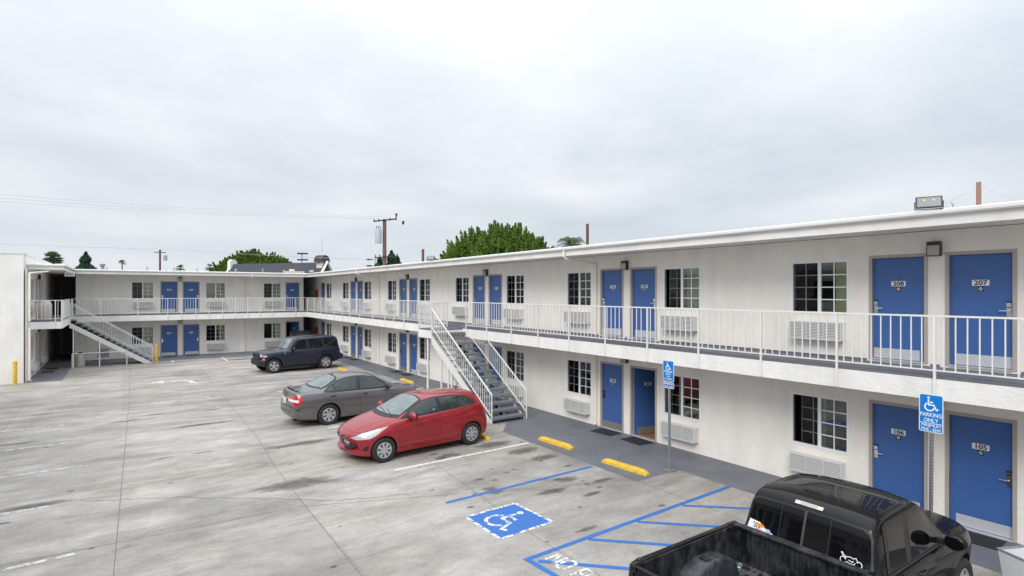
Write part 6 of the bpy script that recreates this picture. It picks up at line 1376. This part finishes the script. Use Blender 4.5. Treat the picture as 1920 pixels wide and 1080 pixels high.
for k, (py, nm) in enumerate(((375, 'lowest'), (368, 'middle'), (361, 'topmost'))): wire(nm + ' of three parallel wires running left from the utility pole top', [wp[k], Z(-60, py - 2, 47 + k * .4)], .012, .3)
wire('single low wire crossing left above the back wing roof', [Z(690, 487, 58), Z(300, 467, 110), Z(-60, 455, 90)], .02, .1)
wire('diagonal service wire falling right from the lower crossarm', [U + Vector(P3(1.3, 8.2, -.2)), Z(800, 492, 44)], .016, .1)
wire('slack service wire falling left from the lower crossarm', [U + Vector(P3(-.9, 8.1, -.2)), Z(686, 501, 50)], .03, -.2); wire('thin guy wire from the pole top down to the right', [U + Vector((0.1, 0, 11.6)), Z(763, 494, 56)], .010, .0)
wire('thin wire linking the short brown pole to the guy wire', [Z(793, 470, 55), Z(760, 482, 56)], .010, .1)
loop = [U + Vector(P3(-.9, 10.6 - 2.6 * s_, -.3 - .0)) + Vector(P3(-.55 * sin(pi * s_), 0)) for s_ in np.linspace(0, 1, 10)]; MB().tube([p - U for p in loop], .012, 5).build('drop_lead', M['wire'], up)
pole('wooden_post', 'short dark wooden post top right of the utility pole', D(793, 55), 8.55, .13, M['wood_pole'], 'pole', 'plain wooden poles behind the roofs'); pole('wooden_post', 'plain brown pole beside the feathery palm', D(1101.5, 44), 9.7, .115, M['wood_pole'], 'pole', 'plain wooden poles behind the roofs')
rp_ = pole('wooden_post', 'weathered pinkish pole rising behind the near floodlight', D(1835, 20), 8.25, .075, M['wood_old'], 'pole', 'plain wooden poles behind the roofs')
wire('wire from the weathered pole down behind the floodlight', [Z(1832, 350, 20), Z(1768, 381, 19)], .006, .03); wire('second looping wire from the weathered pole down left', [Z(1832, 354, 20), Z(1800, 368, 19.6), Z(1764, 384, 19)], .006, .03); wire('wire running right from the weathered pole', [Z(1838, 349, 20), Z(1903, 374, 19)], .006, .03)
MB_ = None
fp = pole('utility_pole', 'distant dark utility pole above the back wing roof', D(300, 110), 12.7, .17, M['wood_pole'], 'utility pole'); MB().box((-1.0, -.08, 12.1), (1.0, .08, 12.25)).build('crossarm', M['wood_pole'], fp); MB().tube([(.9, 0, 10.6), (.9, 0, 11.6)], .35, 10).build('transformer', M['steel_grey'], fp)
for px, d, zt_, lab, hh in ((566, 95, 11.0, 'field light mast with two lamp rows behind the dark roof', ((-.5, 0), (.35, 0))), (703, 92, 9.8, 'light mast with four dark lamps left of the utility pole', ((-1.0, 0), (1.0, 0)))):
    m_ = pole('light_mast', lab, D(px, d), zt_, .09, M['steel_grey'], 'light mast'); mb = MB(); vv = arm_dir
    for z in (zt_ - .1, zt_ - 1.15):
        for s_ in ((-.95, 1.0) if px > 700 else (.5, -.3)):
            c = vv * s_; mb.box((c.x - .42, c.y - .3, z - .12), (c.x + .42, c.y + .3, z + .1)); mb.bar((0, 0, z), tuple(c + Vector((0, 0, z))), .05)
    mb.build('lamp_heads', M['bronze'], m_)
# bits on the roofs
fl_ = thing('roof_flue', 'weathered metal flue pipe standing on the back wing roof', 'flue', (-.2 + .0, 50.5, 5.69)); fl_.location = (*D(192, 52)[:2], 5.69); MB().tube([(0, 0, 0), (0, 0, .95)], .14, 12).build('pipe', M['steel_grey'], fl_, smooth=True); MB().tube([(0, 0, .95), (0, 0, 1.05), (0, 0, 1.25)], [.12, .20, .21], 12).build('cap', M['galv'], fl_)
for k, (x, y, s_, z) in enumerate(((1.4, 44.5, .10, .22), (3.0, 45.5, .12, .25), (4.3, 44.3, .08, .2), (6.9, 45.4, .10, .22), (8.6, 44.6, .07, .25), (10.3, 45.5, .14, .22), (-.8, 45.0, .16, .12))):
    tag(MB().tube([(0, 0, 0), (0, 0, z + .05), (.03, 0, z + .1)], s_ * .5, 8).build('vent_pipe', M['galv'], None, (x, y, 5.69)), 'small vent pipe on the back wing roof, ' + ('above the left staircase window', 'above the left blue door', 'above the right blue door', 'left of the downspout', 'right of the downspout', 'above the end door', 'at the left end')[k], 'vent pipe', 'small roof vent pipes')
tag(MB().tube([(0, 0, 0), (0, 0, .07), (-.03, .02, .11)], .012, 8).build('vent_pipe', M['galv'], None, (11.45, 3.42, 5.70)), 'small bent pipe on roof edge right of the near floodlight', 'vent pipe')
